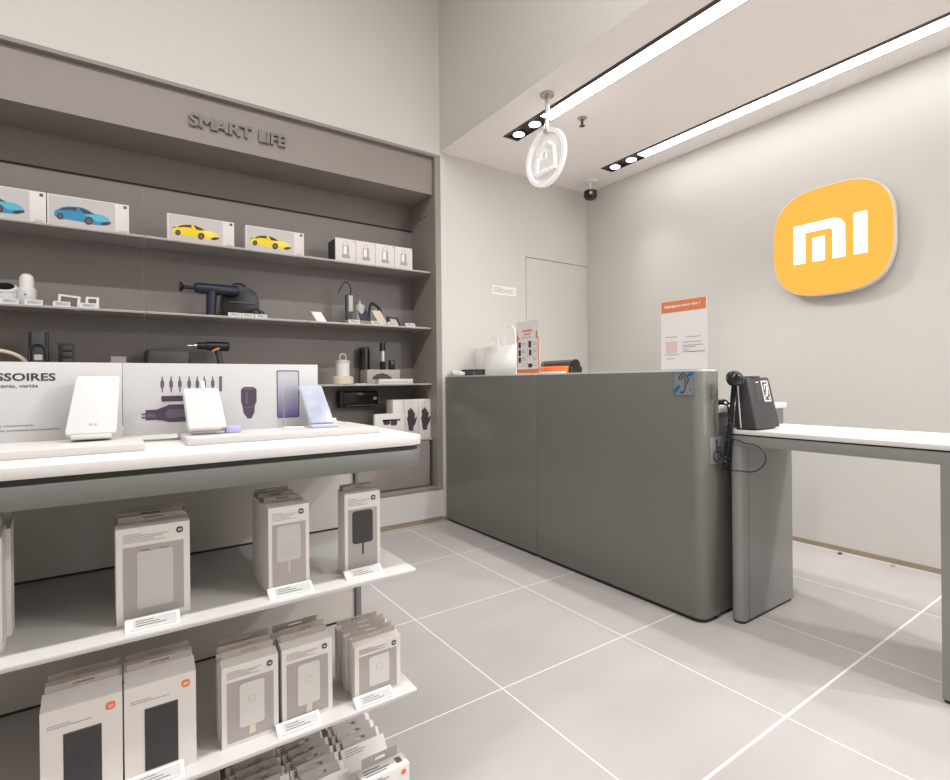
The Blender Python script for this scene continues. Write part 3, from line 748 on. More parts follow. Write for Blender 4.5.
bm = B(); add_box(bm, 1.995, 2.07, 1.236, 1.466, 1.052, 1.055); add_box(bm, 2.0362, 2.0385, 1.234, 1.468, 1.055, 1.366); obj('clear_stand', bm, 'acryl', ps)

# leaflet in clear holder near joint
lf = thing('leaflet_holder', 'clear holder with white and orange leaflet beside the white paper bag', 'leaflet', (2.03, 2.38, 1.052))
Ml = onx_m(2.498, 1.056, 2.035)
W2, H2 = .205, .315
spart('leaflet_sheet', lambda b: add_box(b, 0, W2, 0, .001, 0, H2), 'wpaper', lf, Ml)
spart('orange_border', lambda b: [add_box(b, .0, W2, -.0006, 0, 0, .026), add_box(b, 0, .008, -.0006, 0, .02, .26), add_box(b, W2 - .008, W2, -.0006, 0, .02, .22)], 'orange_s', lf, Ml)
spart('pink_figures', lambda b: [add_prism(b, [(.0, .196), (.008, .235), (.022, .222), (.034, .215), (.02, .205), (.008, .19)], -.0009, 0, 'y'), add_box(b, W2 - .026, W2 - .012, -.0009, 0, .205, .25)], 'orange_s', lf, Ml)
spart('phone_pictures', lambda b: [add_box(b, x, x + w, -.0009, 0, z, z + h) for x, z, w, h in ((.018, .155, .022, .036), (.018, .108, .022, .036), (.018, .066, .022, .032), (.112, .155, .024, .04), (.116, .108, .022, .034), (.108, .036, .036, .022))], 'inkd', lf, Ml)
spart('table_rules', lambda b: [add_box(b, .008, W2 - .008, -.0007, 0, z, z + .0012) for z in (.06, .102, .148)] + [add_box(b, .1, .1015, -.0007, 0, .03, .2)], 'orange_s', lf, Ml)
spart('text_lines', lambda b: [add_box(b, x0, x1, -.0007, 0, z, z + .003) for z in (.045, .08, .09, .125, .135, .17, .18) for x0, x1 in ((.048, .085), (.15, .185))] + [add_box(b, .055, .14, -.0007, 0, .215, .219)], 'inkl', lf, Ml)
spart('title_print', lambda b: [add_box(b, .058, .146, -.0007, 0, .252, .262), add_box(b, .07, .13, -.0007, 0, .232, .240)], 'orange_s', lf, Ml)
bm = B(); add_box(bm, 2.000, 2.075, 2.262, 2.508, 1.052, 1.055); add_box(bm, 2.0362, 2.0385, 2.258, 2.510, 1.055, 1.385); obj('clear_stand', bm, 'acryl', lf)

# paper bags: two, behind the ledge on the worktop
def paper_bag(label, x, ya, yb, top, depth, hand, m='bagpaper'):
    t = thing('paper_bag', label, 'bag', (x, (ya + yb) / 2, .892))
    bm = B()
    d = .015
    bot = [(x, ya + d), (x + depth, ya + d), (x + depth, yb - d), (x, yb - d)]
    vs0 = [bm.verts.new((p[0], p[1], .893)) for p in bot]
    tp = [(x + .015, ya), (x + depth - .015, ya), (x + depth - .015, (ya + yb) / 2), (x + depth - .015, yb), (x + .015, yb), (x + .03, (ya + yb) / 2)]
    tpz = [top, top, top, top + .004, top - .002, top - .004]
    mid = [(x, ya + .008), (x + depth, ya + .008), (x + depth, (ya + yb) / 2), (x + depth, yb - .008), (x, yb - .008), (x - .006, (ya + yb) / 2)]
    b6 = [bm.verts.new((p[0], p[1], .893)) for p in [(x, ya + d), (x + depth, ya + d), (x + depth, (ya + yb) / 2), (x + depth, yb - d), (x, yb - d), (x, (ya + yb) / 2)]]
    for v in vs0: bm.verts.remove(v)
    m6 = [bm.verts.new((p[0], p[1], .893 + (top - .893) * .5)) for p in mid]
    t6 = [bm.verts.new((p[0], p[1], z)) for p, z in zip(tp, tpz)]
    for A_, B_ in ((b6, m6), (m6, t6)):
        for i in range(6):
            j = (i + 1) % 6
            bm.faces.new((A_[i], A_[j], B_[j], B_[i]))
    bm.faces.new(b6[::-1])
    bmesh.ops.recalc_face_normals(bm, faces=bm.faces)
    o = obj('bag_body', bm, m, t)
    md = o.modifiers.new('s', 'SOLIDIFY'); md.thickness = .0012
    if hand:
        w = yb - ya
        for xx, y0, y1, hh in ((x + .022, ya + w * .10, ya + w * .42, .125), (x + depth * .45, ya + w * .74, ya + w * .99, .07)):
            bm = B(); add_tube(bm, [(xx, y0, top - .02), (xx, y0 + .004, top + hh * .6), (xx, y0 + (y1 - y0) * .28, top + hh * .96), (xx, y0 + (y1 - y0) * .7, top + hh * .96), (xx, y1 - .004, top + hh * .6), (xx, y1, top - .02)], .0042, 8)
            obj('handle', bm, m, t)
    return t
paper_bag('white paper carrier bag with twisted handles behind the leaflet', 2.20, 2.70, 3.075, 1.262, .13, True)
# flat white board leaning behind the bag
bm = B(); add_box(bm, 2.232, 2.247, 3.09, 3.235, .893, 1.262, .002)
solo('white_carton', bm, 'wpaper', 'plain white upright carton behind the paper bag', 'box', (2.37, 3.1, .892))
t = thing('dark_box', 'low dark box on the counter near the niche corner', 'box', (2.25, 3.16, .892))
bm = B(); add_box(bm, 2.106, 2.215, 3.085, 3.233, .893, 1.088, .004); obj('body', bm, 'dgrey', t)
bm = B(); add_box(bm, 2.104, 2.217, 3.083, 3.235, 1.088, 1.098, .003); obj('lid', bm, 'seam', t)
# crumpled paper on ledge corner
bm = B()
random.seed(8)
bmesh.ops.create_icosphere(bm, subdivisions=2, radius=1)
for v in bm.verts:
    v.co *= 0.8 + random.random() * .4
    v.co = Vector((v.co.x * .032, v.co.y * .07, max(v.co.z, -.7) * .02 + .014))
    v.co.z += max(0, v.co.y) * .35
xform(bm, Matrix.Translation((2.03, 3.165, 1.053)))
o = solo('crumpled_paper', bm, 'wpaper', 'crumpled white paper at the far end of the counter ledge', 'paper', (2.04, 3.15, 1.052))
for p in o.data.polygons: p.use_smooth = False
# card printer: dark roll top with orange body
t = thing('counter_device', 'black rounded device with orange front on the counter behind leaflet', 'printer', (2.30, 2.36, .892))
bm = B(); add_box(bm, 2.28, 2.42, 2.325, 2.585, .893, 1.102, .006); obj('orange_body', bm, 'orange', t)
bm = B(); add_tube(bm, [(2.345, 2.315, 1.112), (2.345, 2.59, 1.112)], .030, 18, False); obj('roller_top', bm, 'dgrey', t)
bm = B(); add_lathe(bm, [(.034, 2.296), (.036, 2.300), (.036, 2.316), (.034, 2.320)], (2.345, 0, 1.108), 20, 'y'); add_box(bm, 2.30, 2.40, 2.298, 2.318, .893, 1.10, .006); obj('end_cap', bm, 'black', t)
bm = B(); add_box(bm, 2.22, 2.26, 2.30, 2.50, .893, 1.066, .002)
solo('paper_stack', bm, 'wpaper', 'white paper block standing before the orange device', 'paper', (2.24, 2.35, .892))

# ------------------------------------------------------------------ accessible desk
dk = thing('reception_desk', 'low grey desk with white top and panel legs beside the counter', 'desk', (2.3, .82, 0))
bm = B(); add_prism(bm, rrect(2.098, 2.535, .445, 1.192, .03, 6), .784, .802, 'z', .002); obj('desk_top', bm, 'white_top', dk)
bm = B(); add_box(bm, 2.108, 2.525, .455, 1.182, .778, .784); obj('shadow_gap', bm, 'seam', dk)
bm = B(); add_prism(bm, rrect(2.103, 2.53, .450, 1.188, .03, 6), .738, .778, 'z', .001); obj('apron', bm, 'desk', dk)
for y0, y1, c in ((1.134, 1.188, (1, 0, 0, 1)), (.450, .511, (0, 0, 0, 0))):
    bm = B(); add_prism(bm, rrect(2.103, 2.53, y0, y1, .024, 6, c), .012, .738, 'z'); lg = obj('leg', bm, 'desk', dk)
    bm = B(); add_prism(bm, rrect(2.108, 2.522, y0 + .004, y1 - .004, .02, 6, c), 0, .012, 'z'); obj('foot_strip', bm, 'seam', lg)
    if y0 > 1: 
        bm = B(); add_box(bm, 2.150, 2.1515, y0 - .0006, y0 + .002, .012, .738); obj('panel_seam', bm, 'seam', lg)

# hearing loop device on the desk
dv = thing('hearing_loop_unit', 'charcoal wedge-shaped hearing unit with earpiece on low desk', 'telephone', (2.25, 1.10, .802))
# local frame: face toward -X, width along Y 1.00..1.155, side toward -Y visible; wedge narrower at top
def quad_block(bot, top, bev):
    bm = B()
    b = [bm.verts.new(p) for p in bot]; t_ = [bm.verts.new(p) for p in top]
    fs = [bm.faces.new(b[::-1]), bm.faces.new(t_)]
    for i in range(4):
        j = (i + 1) % 4
        fs.append(bm.faces.new((b[i], b[j], t_[j], t_[i])))
    bmesh.ops.recalc_face_normals(bm, faces=fs)
    bmesh.ops.bevel(bm, geom=list({e for f in fs for e in f.edges}), offset=bev, segments=3, profile=.5, affect='EDGES')
    return bm
obj('housing', quad_block([(2.10, 1.07, .808), (2.295, 1.07, .808), (2.295, 1.165, .808), (2.10, 1.165, .808)],
                          [(2.108, 1.112, 1.016), (2.285, 1.112, 1.016), (2.285, 1.160, 1.016), (2.108, 1.160, 1.016)], .008), 'device', dv)
bm = B(); add_box(bm, 2.11, 2.27, 1.08, 1.16, .8025, .809, .002); obj('foot', bm, 'black', dv)
bm = B(); add_box(bm, 2.15, 2.21, 1.11, 1.16, 1.012, 1.022, .004); obj('cradle', bm, 'device', dv)
Md = Matrix.Translation((0, 1.070, .808)) @ Matrix.Rotation(-math.atan2(.042, .208), 4, 'X')
def dpart(nm, f, m, par=dv):
    bm = B(); f(bm); xform(bm, Md); return obj(nm, bm, m, par)
stc = dpart('symbol_sticker', lambda b: add_prism(b, rrect(2.208, 2.262, .110, .198, .004, 3), -.0012, -.0002, 'y'), 'wpaper')
dpart('sticker_field', lambda b: add_box(b, 2.213, 2.257, -.0018, -.0010, .116, .192), 'inkd', stc)
dpart('ear_symbol', lambda b: [add_tube(b, [(2.222, -.002, .160), (2.226, -.002, .178), (2.238, -.002, .182), (2.247, -.002, .168), (2.243, -.002, .150), (2.236, -.002, .136), (2.226, -.002, .134)], .0024, 6), add_tube(b, [(2.215, -.002, .120), (2.255, -.002, .190)], .0018, 6, False), add_tube(b, [(2.240, -.002, .126), (2.254, -.002, .126)], .0018, 6, False), add_tube(b, [(2.247, -.002, .126), (2.247, -.002, .118)], .0018, 6, False)], 'wpaper', stc)
dpart('recess', lambda b: add_box(b, 2.150, 2.195, -.001, 0, .12, .185), 'dgrey')
dpart('white_mark', lambda b: add_box(b, 2.165, 2.185, -.0018, 0, .19, .194), 'wpaper')
hs = thing('telephone_handset', 'glossy black handset with round earpiece hanging by the desk end', 'handset', (2.07, 1.20, 1.0))
bm = B(); add_lathe(bm, [(.004, -.030), (.02, -.027), (.030, -.014), (.034, 0), (.031, .012), (.022, .022), (.004, .026)]); xform(bm, Matrix.Translation((2.064, 1.138, 1.012)) @ Matrix.Rotation(R(60), 4, 'Y')); obj('earpiece', bm, 'blackg', hs)
bm = B(); add_lathe(bm, [(.035, -.004), (.036, 0), (.035, .004)]); xform(bm, Matrix.Translation((2.064, 1.138, 1.012)) @ Matrix.Rotation(R(60), 4, 'Y')); obj('earpiece_ring', bm, 'dgrey', hs)
bm = B(); add_tube(bm, [(2.066, 1.142, .99), (2.068, 1.150, .93), (2.074, 1.160, .86), (2.078, 1.172, .76), (2.078, 1.188, .66)], .0095, 10); obj('handle', bm, 'blackg', hs)
bm = B(); add_tube(bm, [(2.066, 1.128, .99), (2.076, 1.128, .90), (2.096, 1.132, .81)], .003, 6); obj('steel_wire', bm, 'chrome', hs)
coil = []
for k in range(90):
    a = k * .9; s = k / 89
    coil.append((2.074 + .010 * math.cos(a), 1.163 + .010 * math.sin(a) + .026 * s, .86 - .23 * s))
bm = B(); add_tube(bm, coil, .0024, 5, False)
cb = thing('cable', 'thin black cable looping across the desk apron and leg', 'cable', (2.09, 1.15, .7))
obj('coiled_section', bm, 'black', cb)
lp = [(1.190, .70), (1.162, .759), (1.112, .749), (1.072, .747), (1.041, .723), (1.032, .692), (1.05, .659), (1.085, .638), (1.134, .635), (1.176, .634), (1.190, .66)]
LPX = []
bm = B(); add_tube(bm, [(2.090, y, z) for y, z in lp], .0022, 6); obj('loop', bm, 'black', cb)
random.seed(3)
for i, l in enumerate(('tangled black cable on the low white counter end, behind the handset',)):
    bm = B(); add_tube(bm, [(2.11 + random.random() * .10, 1.236 + random.random() * .05, .898 + random.random() * .022) for k in range(16)], .0045, 6)
    solo('cable_bundle', bm, 'black', l, 'cable', (2.16, 1.26, .892))
bm = B(); add_tube(bm, [(2.165, 1.24, .9), (2.16, 1.221, .885), (2.158, 1.219, .80), (2.150, 1.219, .72), (2.155, 1.219, .60)], .004, 6)
solo('hanging_cable', bm, 'black', 'black cord hanging down the counter end behind the handset', 'cord', (2.16, 1.22, .7))

# ------------------------------------------------------------------ ceiling lights
def light_strip(label, a, b, spots, y_led):
    t = thing('light_strip', label, 'light', ((a + b) / 2, 1.0, CZ))
    bm = B()
    add_box(bm, a, b, -3.2, 2.80, CZ + .012, CZ + .05)
    add_box(bm, a, a + .030, -3.2, 2.80, CZ - .002, CZ + .012); add_box(bm, b - .004, b, -3.2, 2.80, CZ - .002, CZ + .012)
    add_box(bm, a, b, 2.785, 2.80, CZ - .002, CZ + .012)
    obj('channel', bm, 'trim', t)
    bm = B(); add_box(bm, a + .030, b - .004, -3.15, y_led, CZ + .001, CZ + .012); obj('diffuser', bm, 'led', t)
    for i, (y, tx) in enumerate(spots):
        c = ((a + b) / 2 + .006, y, 0)
        bm = B(); add_lathe(bm, [(.044, CZ + .013), (.047, CZ + .008), (.047, CZ - .001), (.038, CZ - .003), (.038, CZ + .013)], c, 24); sp = obj('spot_ring', bm, 'trim', t)
        bm = B(); add_lathe(bm, [(.037, CZ + .008), (.037, CZ - .004), (.02, CZ - .008)], c, 24); obj('lens', bm, 'spotm', sp)
    return t
light_strip('long bright ceiling light strip with two spots, above the reception counter', 2.178, 2.306, [(2.715, 0), (2.55, 0)], 2.455)
light_strip('long bright ceiling light strip with two spots, along the logo wall', 3.148, 3.28, [(2.715, 0), (2.56, 0)], 2.475)

# pendant sign
pd = thing('pendant_sign', 'round translucent white bag symbol sign hanging from the ceiling rod', 'sign', (2.075, 2.243, 2.68))
PX, PY, PZ, PR = 2.075, 2.262, 2.315, .165
bm = B(); add_lathe(bm, [(.042, 2.680), (.042, 2.670), (.039, 2.667)], (2.075, 2.243, 0), 28); f = obj('ceiling_flange', bm, 'steel', pd)
bm = B()
for k in range(4):
    a = PI / 4 + k * PI / 2
    add_lathe(bm, [(.005, 2.668), (.004, 2.665)], (2.075 + .031 * math.cos(a), 2.243 + .031 * math.sin(a), 0), 8)
obj('screws', bm, 'ink', f)
bm = B(); add_tube(bm, [(2.075, 2.243, 2.668), (2.075, 2.25, 2.455)], .0125, 14, False); obj('rod', bm, 'steel', pd)
def ring_prism(bm, r0, r1, x0, x1, n=48, c=(PY, PZ)):
    va = []
    for i in range(n):
        a = 2 * PI * i / n
        va.append([bm.verts.new((x, c[0] + r * math.cos(a), c[1] + r * math.sin(a))) for x, r in ((x0, r0), (x0, r1), (x1, r1), (x1, r0))])
    fs = []
    for i in range(n):
        A, Bq = va[i], va[(i + 1) % n]
        for k in range(4):
            l = (k + 1) % 4
            fs.append(bm.faces.new((A[k], Bq[k], Bq[l], A[l])))
    bmesh.ops.recalc_face_normals(bm, faces=fs)
bm = B(); ring_prism(bm, PR - .022, PR, PX - .012, PX + .012); obj('ring', bm, 'signw', pd)
bm = B(); add_prism(bm, circle(PY, PZ, PR - .022, 48), PX - .003, PX + .003, 'x'); dd = obj('disc', bm, 'frost', pd)
def bag_pts(s):
    return [(PY + u * s, PZ + v * s) for u, v in ((.52, -.50), (-.52, -.50), (-.42, .30), (-.18, .44), (.18, .44), (.42, .30))]
bm = B()
bp = [(PX, y, z) for y, z in [(PY + .078, PZ - .075), (PY - .085, PZ - .075), (PY - .070, PZ + .045), (PY - .02, PZ + .085)]]
add_tube(bm, bp, .012, 8, False)
add_tube(bm, [(PX, PY + .078, PZ - .075), (PX, PY + .066, PZ + .02)], .012, 8, False)
add_tube(bm, [(PX, PY + .035, PZ - .005), (PX, PY + .034, PZ + .03), (PX, PY + .018, PZ + .045), (PX, PY - .002, PZ + .035), (PX, PY - .002, PZ - .005)], .006, 8)
obj('bag_symbol', bm, 'signw', dd)
bm = B(); add_box(bm, PX - .014, PX + .014, 2.235, 2.268, 2.455, 2.476, .002); obj('clamp', bm, 'steel', pd)
# sprinkler, ceiling speaker / detector, camera
t = thing('sprinkler', 'small chrome fire sprinkler on the ceiling between light strips', 'sprinkler', (2.447, 2.325, 2.68))
c = (2.447, 2.325, 0)
bm = B(); add_lathe(bm, [(.030, 2.680), (.028, 2.674), (.014, 2.670)], c, 20); obj('escutcheon', bm, 'steel', t)
bm = B(); add_lathe(bm, [(.010, 2.672), (.008, 2.645), (.004, 2.632)], c, 12); obj('frame', bm, 'dgrey', t)
bm = B(); add_lathe(bm, [(.004, 2.632), (.018, 2.631), (.018, 2.628), (.003, 2.627)], c, 14); obj('deflector', bm, 'dgrey', t)
t = thing('security_camera', 'small black dome camera hanging in the ceiling corner', 'camera', (3.27, 3.02, 2.68))
c = (3.27, 3.02, 0)
bm = B(); add_lathe(bm, [(.055, 2.680), (.052, 2.666), (.03, 2.660)], c, 20); obj('base_plate', bm, 'wpaper', t)
bm = B(); add_lathe(bm, [(.013, 2.662), (.013, 2.60)], c, 14); obj('stem', bm, 'wpaper', t)
bm = B(); add_lathe(bm, [(.030, 2.60), (.052, 2.59), (.054, 2.55), (.046, 2.528), (.02, 2.518)], c, 24); obj('camera_head', bm, 'black', t)
bm = B(); add_lathe(bm, [(.012, -.002), (.012, .004)], axis='z'); xform(bm, Matrix.Translation((3.232, 2.982, 2.56)) @ Matrix.Rotation(R(-45), 4, 'Z') @ Matrix.Rotation(R(90), 4, 'X')); obj('lens', bm, 'screen', t)
# door plate label on the wall
t = thing('wall_notice', 'small white printed notice strip on the wall beside the flush door', 'notice', (2.52, 3.25, 1.72))
bm = B(); add_box(bm, 2.406, 2.646, 3.2475, 3.2498, 1.69, 1.76); obj('plate', bm, 'wpaper', t)
bm = B()
for z, a, b_ in ((1.742, 2.42, 2.51), (1.731, 2.42, 2.63), (1.720, 2.42, 2.60), (1.709, 2.42, 2.62)): add_box(bm, a, b_, 3.2468, 3.2476, z, z + .004)
obj('text_lines', bm, 'inkl', t)

# ------------------------------------------------------------------ wall logo
lg = thing('logo_sign', 'large lit orange rounded sign with white mi letters on the wall', 'sign', (3.45, 1.318, 1.82))
LCY, LCZ, LW, LH = 1.310, 1.814, .311, .318
def squircle(cy, cz, a, b, n=96, e=2.95):
    out = []
    for i in range(n):
        t_ = 2 * PI * i / n
        c_, s_ = math.cos(t_), math.sin(t_)
        out.append((cy + a * math.copysign(abs(c_) ** (2 / e), c_), cz + b * math.copysign(abs(s_) ** (2 / e), s_)))
    return out
bm = B(); add_prism(bm, squircle(LCY, LCZ, LW, LH), 3.402, 3.445, 'x', .002); obj('housing', bm, 'logo_side', lg)
bm = B(); add_prism(bm, squircle(LCY, LCZ, LW - .006, LH - .006), 3.398, 3.4015, 'x'); fc = obj('orange_face', bm, 'logo_o', lg)
bm = B(); add_prism(bm, squircle(LCY, LCZ, LW - .06, LH - .06), 3.445, 3.469, 'x'); obj('wall_mount', bm, 'seam', lg)
def arc(cy, cz, r, a0, a1, n=8): return [(cy + r * math.cos(R(a0 + (a1 - a0) * k / n)), cz + r * math.sin(R(a0 + (a1 - a0) * k / n))) for k in range(n + 1)]
# y decreases to the right
mo = [(1.511, 1.708), (1.511, 1.940)] + arc(1.298, 1.882, .058, 90, 180)[:0]
KK = lambda P: [(y * .991, 1.012 + (z - 1.012) * .991) for y, z in P]
mo = [(1.511, 1.706), (1.511, 1.938)] + arc(1.302, 1.876, .062, 90, 180, 8) + [(1.240, 1.706), (1.301, 1.706)] + arc(1.322, 1.866, .021, 180, 90, 6) + [(1.449, 1.887), (1.449, 1.706)]
bm = B(); add_prism(bm, KK(mo), 3.394, 3.398, 'x')
add_prism(bm, KK([(1.407, 1.706), (1.407, 1.846), (1.344, 1.846), (1.344, 1.706)]), 3.394, 3.398, 'x'); obj('letter_m', bm, 'logo_w', fc)
bm = B(); add_prism(bm, KK([(1.196, 1.706), (1.196, 1.938), (1.133, 1.938), (1.133, 1.706)]), 3.394, 3.398, 'x'); obj('letter_i', bm, 'logo_w', fc)

# scraps on the floor
for (x, y), l in (((3.405, 1.272), 'tiny dark scrap on the floor by the wall, nearer the left desk leg'), ((3.41, 1.026), 'tiny brown scrap on floor by the wall, nearer the right desk leg')):
    bm = B(); add_prism(bm, [(x + .016 * math.cos(a) * (1 + .3 * math.sin(3 * a)), y + .010 * math.sin(a)) for a in [k * PI / 6 for k in range(12)]], .0005, .007, 'z')
    solo('floor_scrap', bm, 'inkd' if y > 1.1 else 'kraft', l, 'scrap', (x, y, 0))

# ------------------------------------------------------------------ accessories gondola
GY0, GY1, GX0, GX1 = 1.028, 1.852, -1.2, .580
gd = thing('display_table', 'grey display gondola with white rounded top and two open shelves', 'display table', (-.3, 1.44, 0))
bm = B(); add_prism(bm, rrect(GX0, GX1, GY0, GY1, .055, 8), .871, .890, 'z', .0015); obj('table_top', bm, 'white_top', gd)
bm = B(); add_prism(bm, rrect(GX0 + .007, GX1 - .007, GY0 + .007, GY1 - .007, .05, 8), .861, .871, 'z'); obj('shadow_gap', bm, 'seam', gd)
bm = B(); add_prism(bm, rrect(GX0 + .001, GX1 - .001, GY0 + .001, GY1 - .001, .055, 10), .824, .861, 'z', .002); obj('apron', bm, 'gondola', gd)
bm = B(); add_box(bm, .562, .578, 1.432, 1.448, 0.0, .824, .001); obj('post', bm, 'gondola', gd)
for z0, z1 in ((.600, .823), (.333, .5895), (.064, .3225)):
    bm = B(); add_box(bm, GX0 + .02, .560, 1.441, 1.450, z0, z1); obj('back_panel', bm, 'gpanel', gd)
bm = B(); add_box(bm, GX0 + .02, .558, 1.446, 1.456, .05, .824); obj('panel_core', bm, 'seam', gd)
for nm, z in (('upper_shelf', .596), ('lower_shelf', .329)):
    bm = B()
    add_prism(bm, rrect(GX0 + .02, .545, 1.028, 1.438, .006, 3, (0, 1, 0, 0)), z - .0055, z, 'z', .001)
    sh = obj(nm, bm, 'gshelf', gd)
    bm = B(); add_box(bm, GX0 + .03, .54, 1.03, 1.033, z - .009, z - .0055); add_prism(bm, [(1.436, z - .0056), (1.436, z - .05), (1.42, z - .05), (1.12, z - .0056)], .46, .463, 'x'); obj('edge_fold', bm, 'gshelf', sh)
bm = B(); add_prism(bm, rrect(GX0 + .02, .548, 1.055, 1.83, .02, 4), .0, .062, 'z', .002); obj('base_deck', bm, 'gondola', gd)

# risers and information boards
RZ = .9045
for x0, x1, y0, l in ((-.95, .040, 1.130, 'long low white riser block at the left of table top'), (.112, .520, 1.160, 'low white riser block at the right of table top under the phone')):
    bm = B(); add_prism(bm, rrect(x0, x1, y0, 1.375, .004, 3), .8905, RZ, 'z', .001)
    solo('riser', bm, 'gshelf', l, 'riser', ((x0 + x1) / 2, 1.25, .8905), 'white risers on the display table')
BY = 1.303
ib = thing('information_board', 'pale board with ACCESSOIRES heading, left one behind white power bank', 'board', (-.3, BY, RZ))
bm = B(); add_box(bm, -.75, .0075, BY, BY + .006, RZ, 1.0575, .0006); obj('panel', bm, 'board', ib)
obj('heading', text_at('ACCESSOIRES', .152, .0150, .0005, (-.252, BY, 1.0212), 0, .022), 'inkd', ib)
obj('subtitle', text_at('Utiles, polyvalents, variés', .121, .0088, .0004, (-.2475, BY, 1.0065), 0, .014), 'ink', ib)
obj('fine_print', text_at('Produit factice uniquement.', .098, .0050, .0004, (-.231, BY, .9335)), 'ink', ib)
obj('fine_print', text_at('Produits disponibles, exemplaires sous protection.', .138, .0050, .0004, (-.231, BY, .9245)), 'ink', ib)
ib2 = thing('information_board', 'pale board printed with plum tools and a phone, right board on display table', 'board', (.21, BY, RZ))
bm = B(); add_box(bm, .0085, .4155, BY, BY + .006, RZ, 1.0575, .0006); obj('panel', bm, 'board', ib2)
def bpart(nm, f, m, par=ib2):
    bm = B(); f(bm); return obj(nm, bm, m, par)
def bits(b):
    for k, x in enumerate((.079, .0955, .112, .130, .146, .160, .177, .193)):
        w = .0035
        z0 = .995
        if k == 7: add_box(b, x - .003, x + .003, BY - .0006, BY, z0, z0 + .034); continue
        add_prism(b, [(x - .001, z0), (x + .001, z0), (x + .0012, z0 + .008), (x + w, z0 + .013), (x + w, z0 + .022), (x + .0014, z0 + .027), (x + .001, z0 + .034), (x - .001, z0 + .034), (x - .0014, z0 + .027), (x - w, z0 + .022), (x - w, z0 + .013), (x - .0012, z0 + .008)], BY - .0006, BY, 'y')
bpart('printed_bits', bits, 'purple2')
bpart('printed_tube', lambda b: add_prism(b, rrect(.077, .128, .975, .987, .002, 3), BY - .0006, BY, 'y'), 'purple')
tl = bpart('printed_tool', lambda b: add_prism(b, [(.048, .936), (.048, .958), (.068, .958), (.083, .964), (.091, .968), (.16, .968), (.16, .930), (.091, .930), (.080, .934), (.068, .936)], BY - .0006, BY, 'y'), 'purple')
bpart('printed_tool_highlight', lambda b: [add_prism(b, [(.083, .948), (.090, .958), (.13, .958), (.13, .941), (.090, .939)], BY - .0009, BY - .0005, 'y'), add_box(b, .0505, .066, BY - .0009, BY - .0005, .943, .949), add_box(b, .041, .048, BY - .0009, BY, .940, .944), add_box(b, .041, .048, BY - .0009, BY, .947, .951)], 'purple2', tl)
cg = bpart('printed_car_charger', lambda b: add_prism(b, [(.236, .970), (.239, .961), (.241, .944), (.250, .930), (.258, .930), (.265, .944), (.266, .961), (.270, .970), (.270, .998), (.263, 1.004), (.242, 1.004), (.236, .998)], BY - .0006, BY, 'y'), 'purple')
bpart('printed_charger_highlight', lambda b: [add_prism(b, circle(.253, 1.0, .013, 18, .003), BY - .0009, BY - .0005, 'y'), add_box(b, .246, .250, BY - .0009, BY - .0005, .965, .993), add_box(b, .243, .263, BY - .0009, BY - .0005, .956, .958)], 'purple2', cg)
ph = bpart('printed_phone', lambda b: add_prism(b, rrect(.316, .369, .928, 1.043, .004, 4), BY - .0006, BY, 'y'), 'purple')
bpart('printed_phone_display', lambda b: add_prism(b, rrect(.318, .367, .930, 1.0405, .003, 4), BY - .0010, BY - .0005, 'y'), 'lav', ph)

def lean_quad(x0, x1, xt0, xt1, y0, yt, z0, z1, t_, inset=0.0):
    """leaning slab given bottom x0..x1 and top xt0..xt1"""
    bm = B()
    P = lambda u, v: Vector(((x0 + (xt0 - x0) * v) * (1 - u) + (x1 + (xt1 - x1) * v) * u, y0 + (yt - y0) * v, z0 + (z1 - z0) * v))
    n = Vector((0, -(z1 - z0), (yt - y0))).normalized()
    uv = rrect(inset, 1 - inset, inset * .5, 1 - inset * .5, .07, 4)
    a = [bm.verts.new(P(u, v)) for u, v in uv]
    b = [bm.verts.new(P(u, v) - n * t_) for u, v in uv]
    fs = [bm.faces.new(a), bm.faces.new(b[::-1])]
    for i in range(len(a)):
        j = (i + 1) % len(a)
        fs.append(bm.faces.new((a[i], b[i], b[j], a[j])))
    bmesh.ops.recalc_face_normals(bm, faces=fs)
    es = [e for e in fs[0].edges]
    bmesh.ops.bevel(bm, geom=es, offset=min(.003, t_ * .3), segments=3, profile=.5, affect='EDGES')
    return bm
# products on the risers
def tilt_dev(x, y, z, rz, rx):
    return Matrix.Translation((x, y, z)) @ Matrix.Rotation(R(rz), 4, 'Z') @ Matrix.Rotation(R(-rx), 4, 'X')
t = thing('power_bank', 'large white power bank leaning back on left riser', 'power bank', (-.035, 1.24, RZ))
M1 = tilt_dev(-.080, 1.232, RZ + .014, 0, 13)
obj('body', lean_quad(-.083, -.003, -.066, .004, 1.232, 1.266, RZ + .014, 1.030, .019), 'white', t)
bm = B(); add_box(bm, .006, .070, -.003, .021, -.0095, .0, .003); xform(bm, M1); obj('lower_edge', bm, 'gshelf', t)
bm = B(); add_box(bm, .012, .066, .0215, .045, -.009, .02, .002); xform(bm, Matrix.Translation((-.080, 1.232, RZ + .0095))); obj('stand', bm, 'white', t)
bm = B(); add_box(bm, .034, .039, -.0004, .0, .018, .020); add_box(bm, .043, .046, -.0004, 0, .018, .020); xform(bm, M1); obj('status_mark', bm, 'inkl', t)
t = thing('power_bank', 'smaller white power bank with upright cable plug on right riser', 'power bank', (.15, 1.24, RZ))
M1 = tilt_dev(.1185, 1.225, RZ + .016, 0, 14)
obj('body', lean_quad(.121, .194, .114, .182, 1.226, 1.256, RZ + .014, 1.003, .024), 'white', t)
bm = B(); add_box(bm, .003, .064, -.001, .026, -.007, .0015, .003); add_box(bm, .010, .060, .012, .045, -.0155, -.004, .002); xform(bm, Matrix.Translation((.1185, 1.225, RZ + .0165))); obj('stand', bm, 'gshelf', t)
bm = B(); add_box(bm, .028, .037, .008, .016, .082, .104, .002); xform(bm, M1); obj('cable_plug', bm, 'white', t)
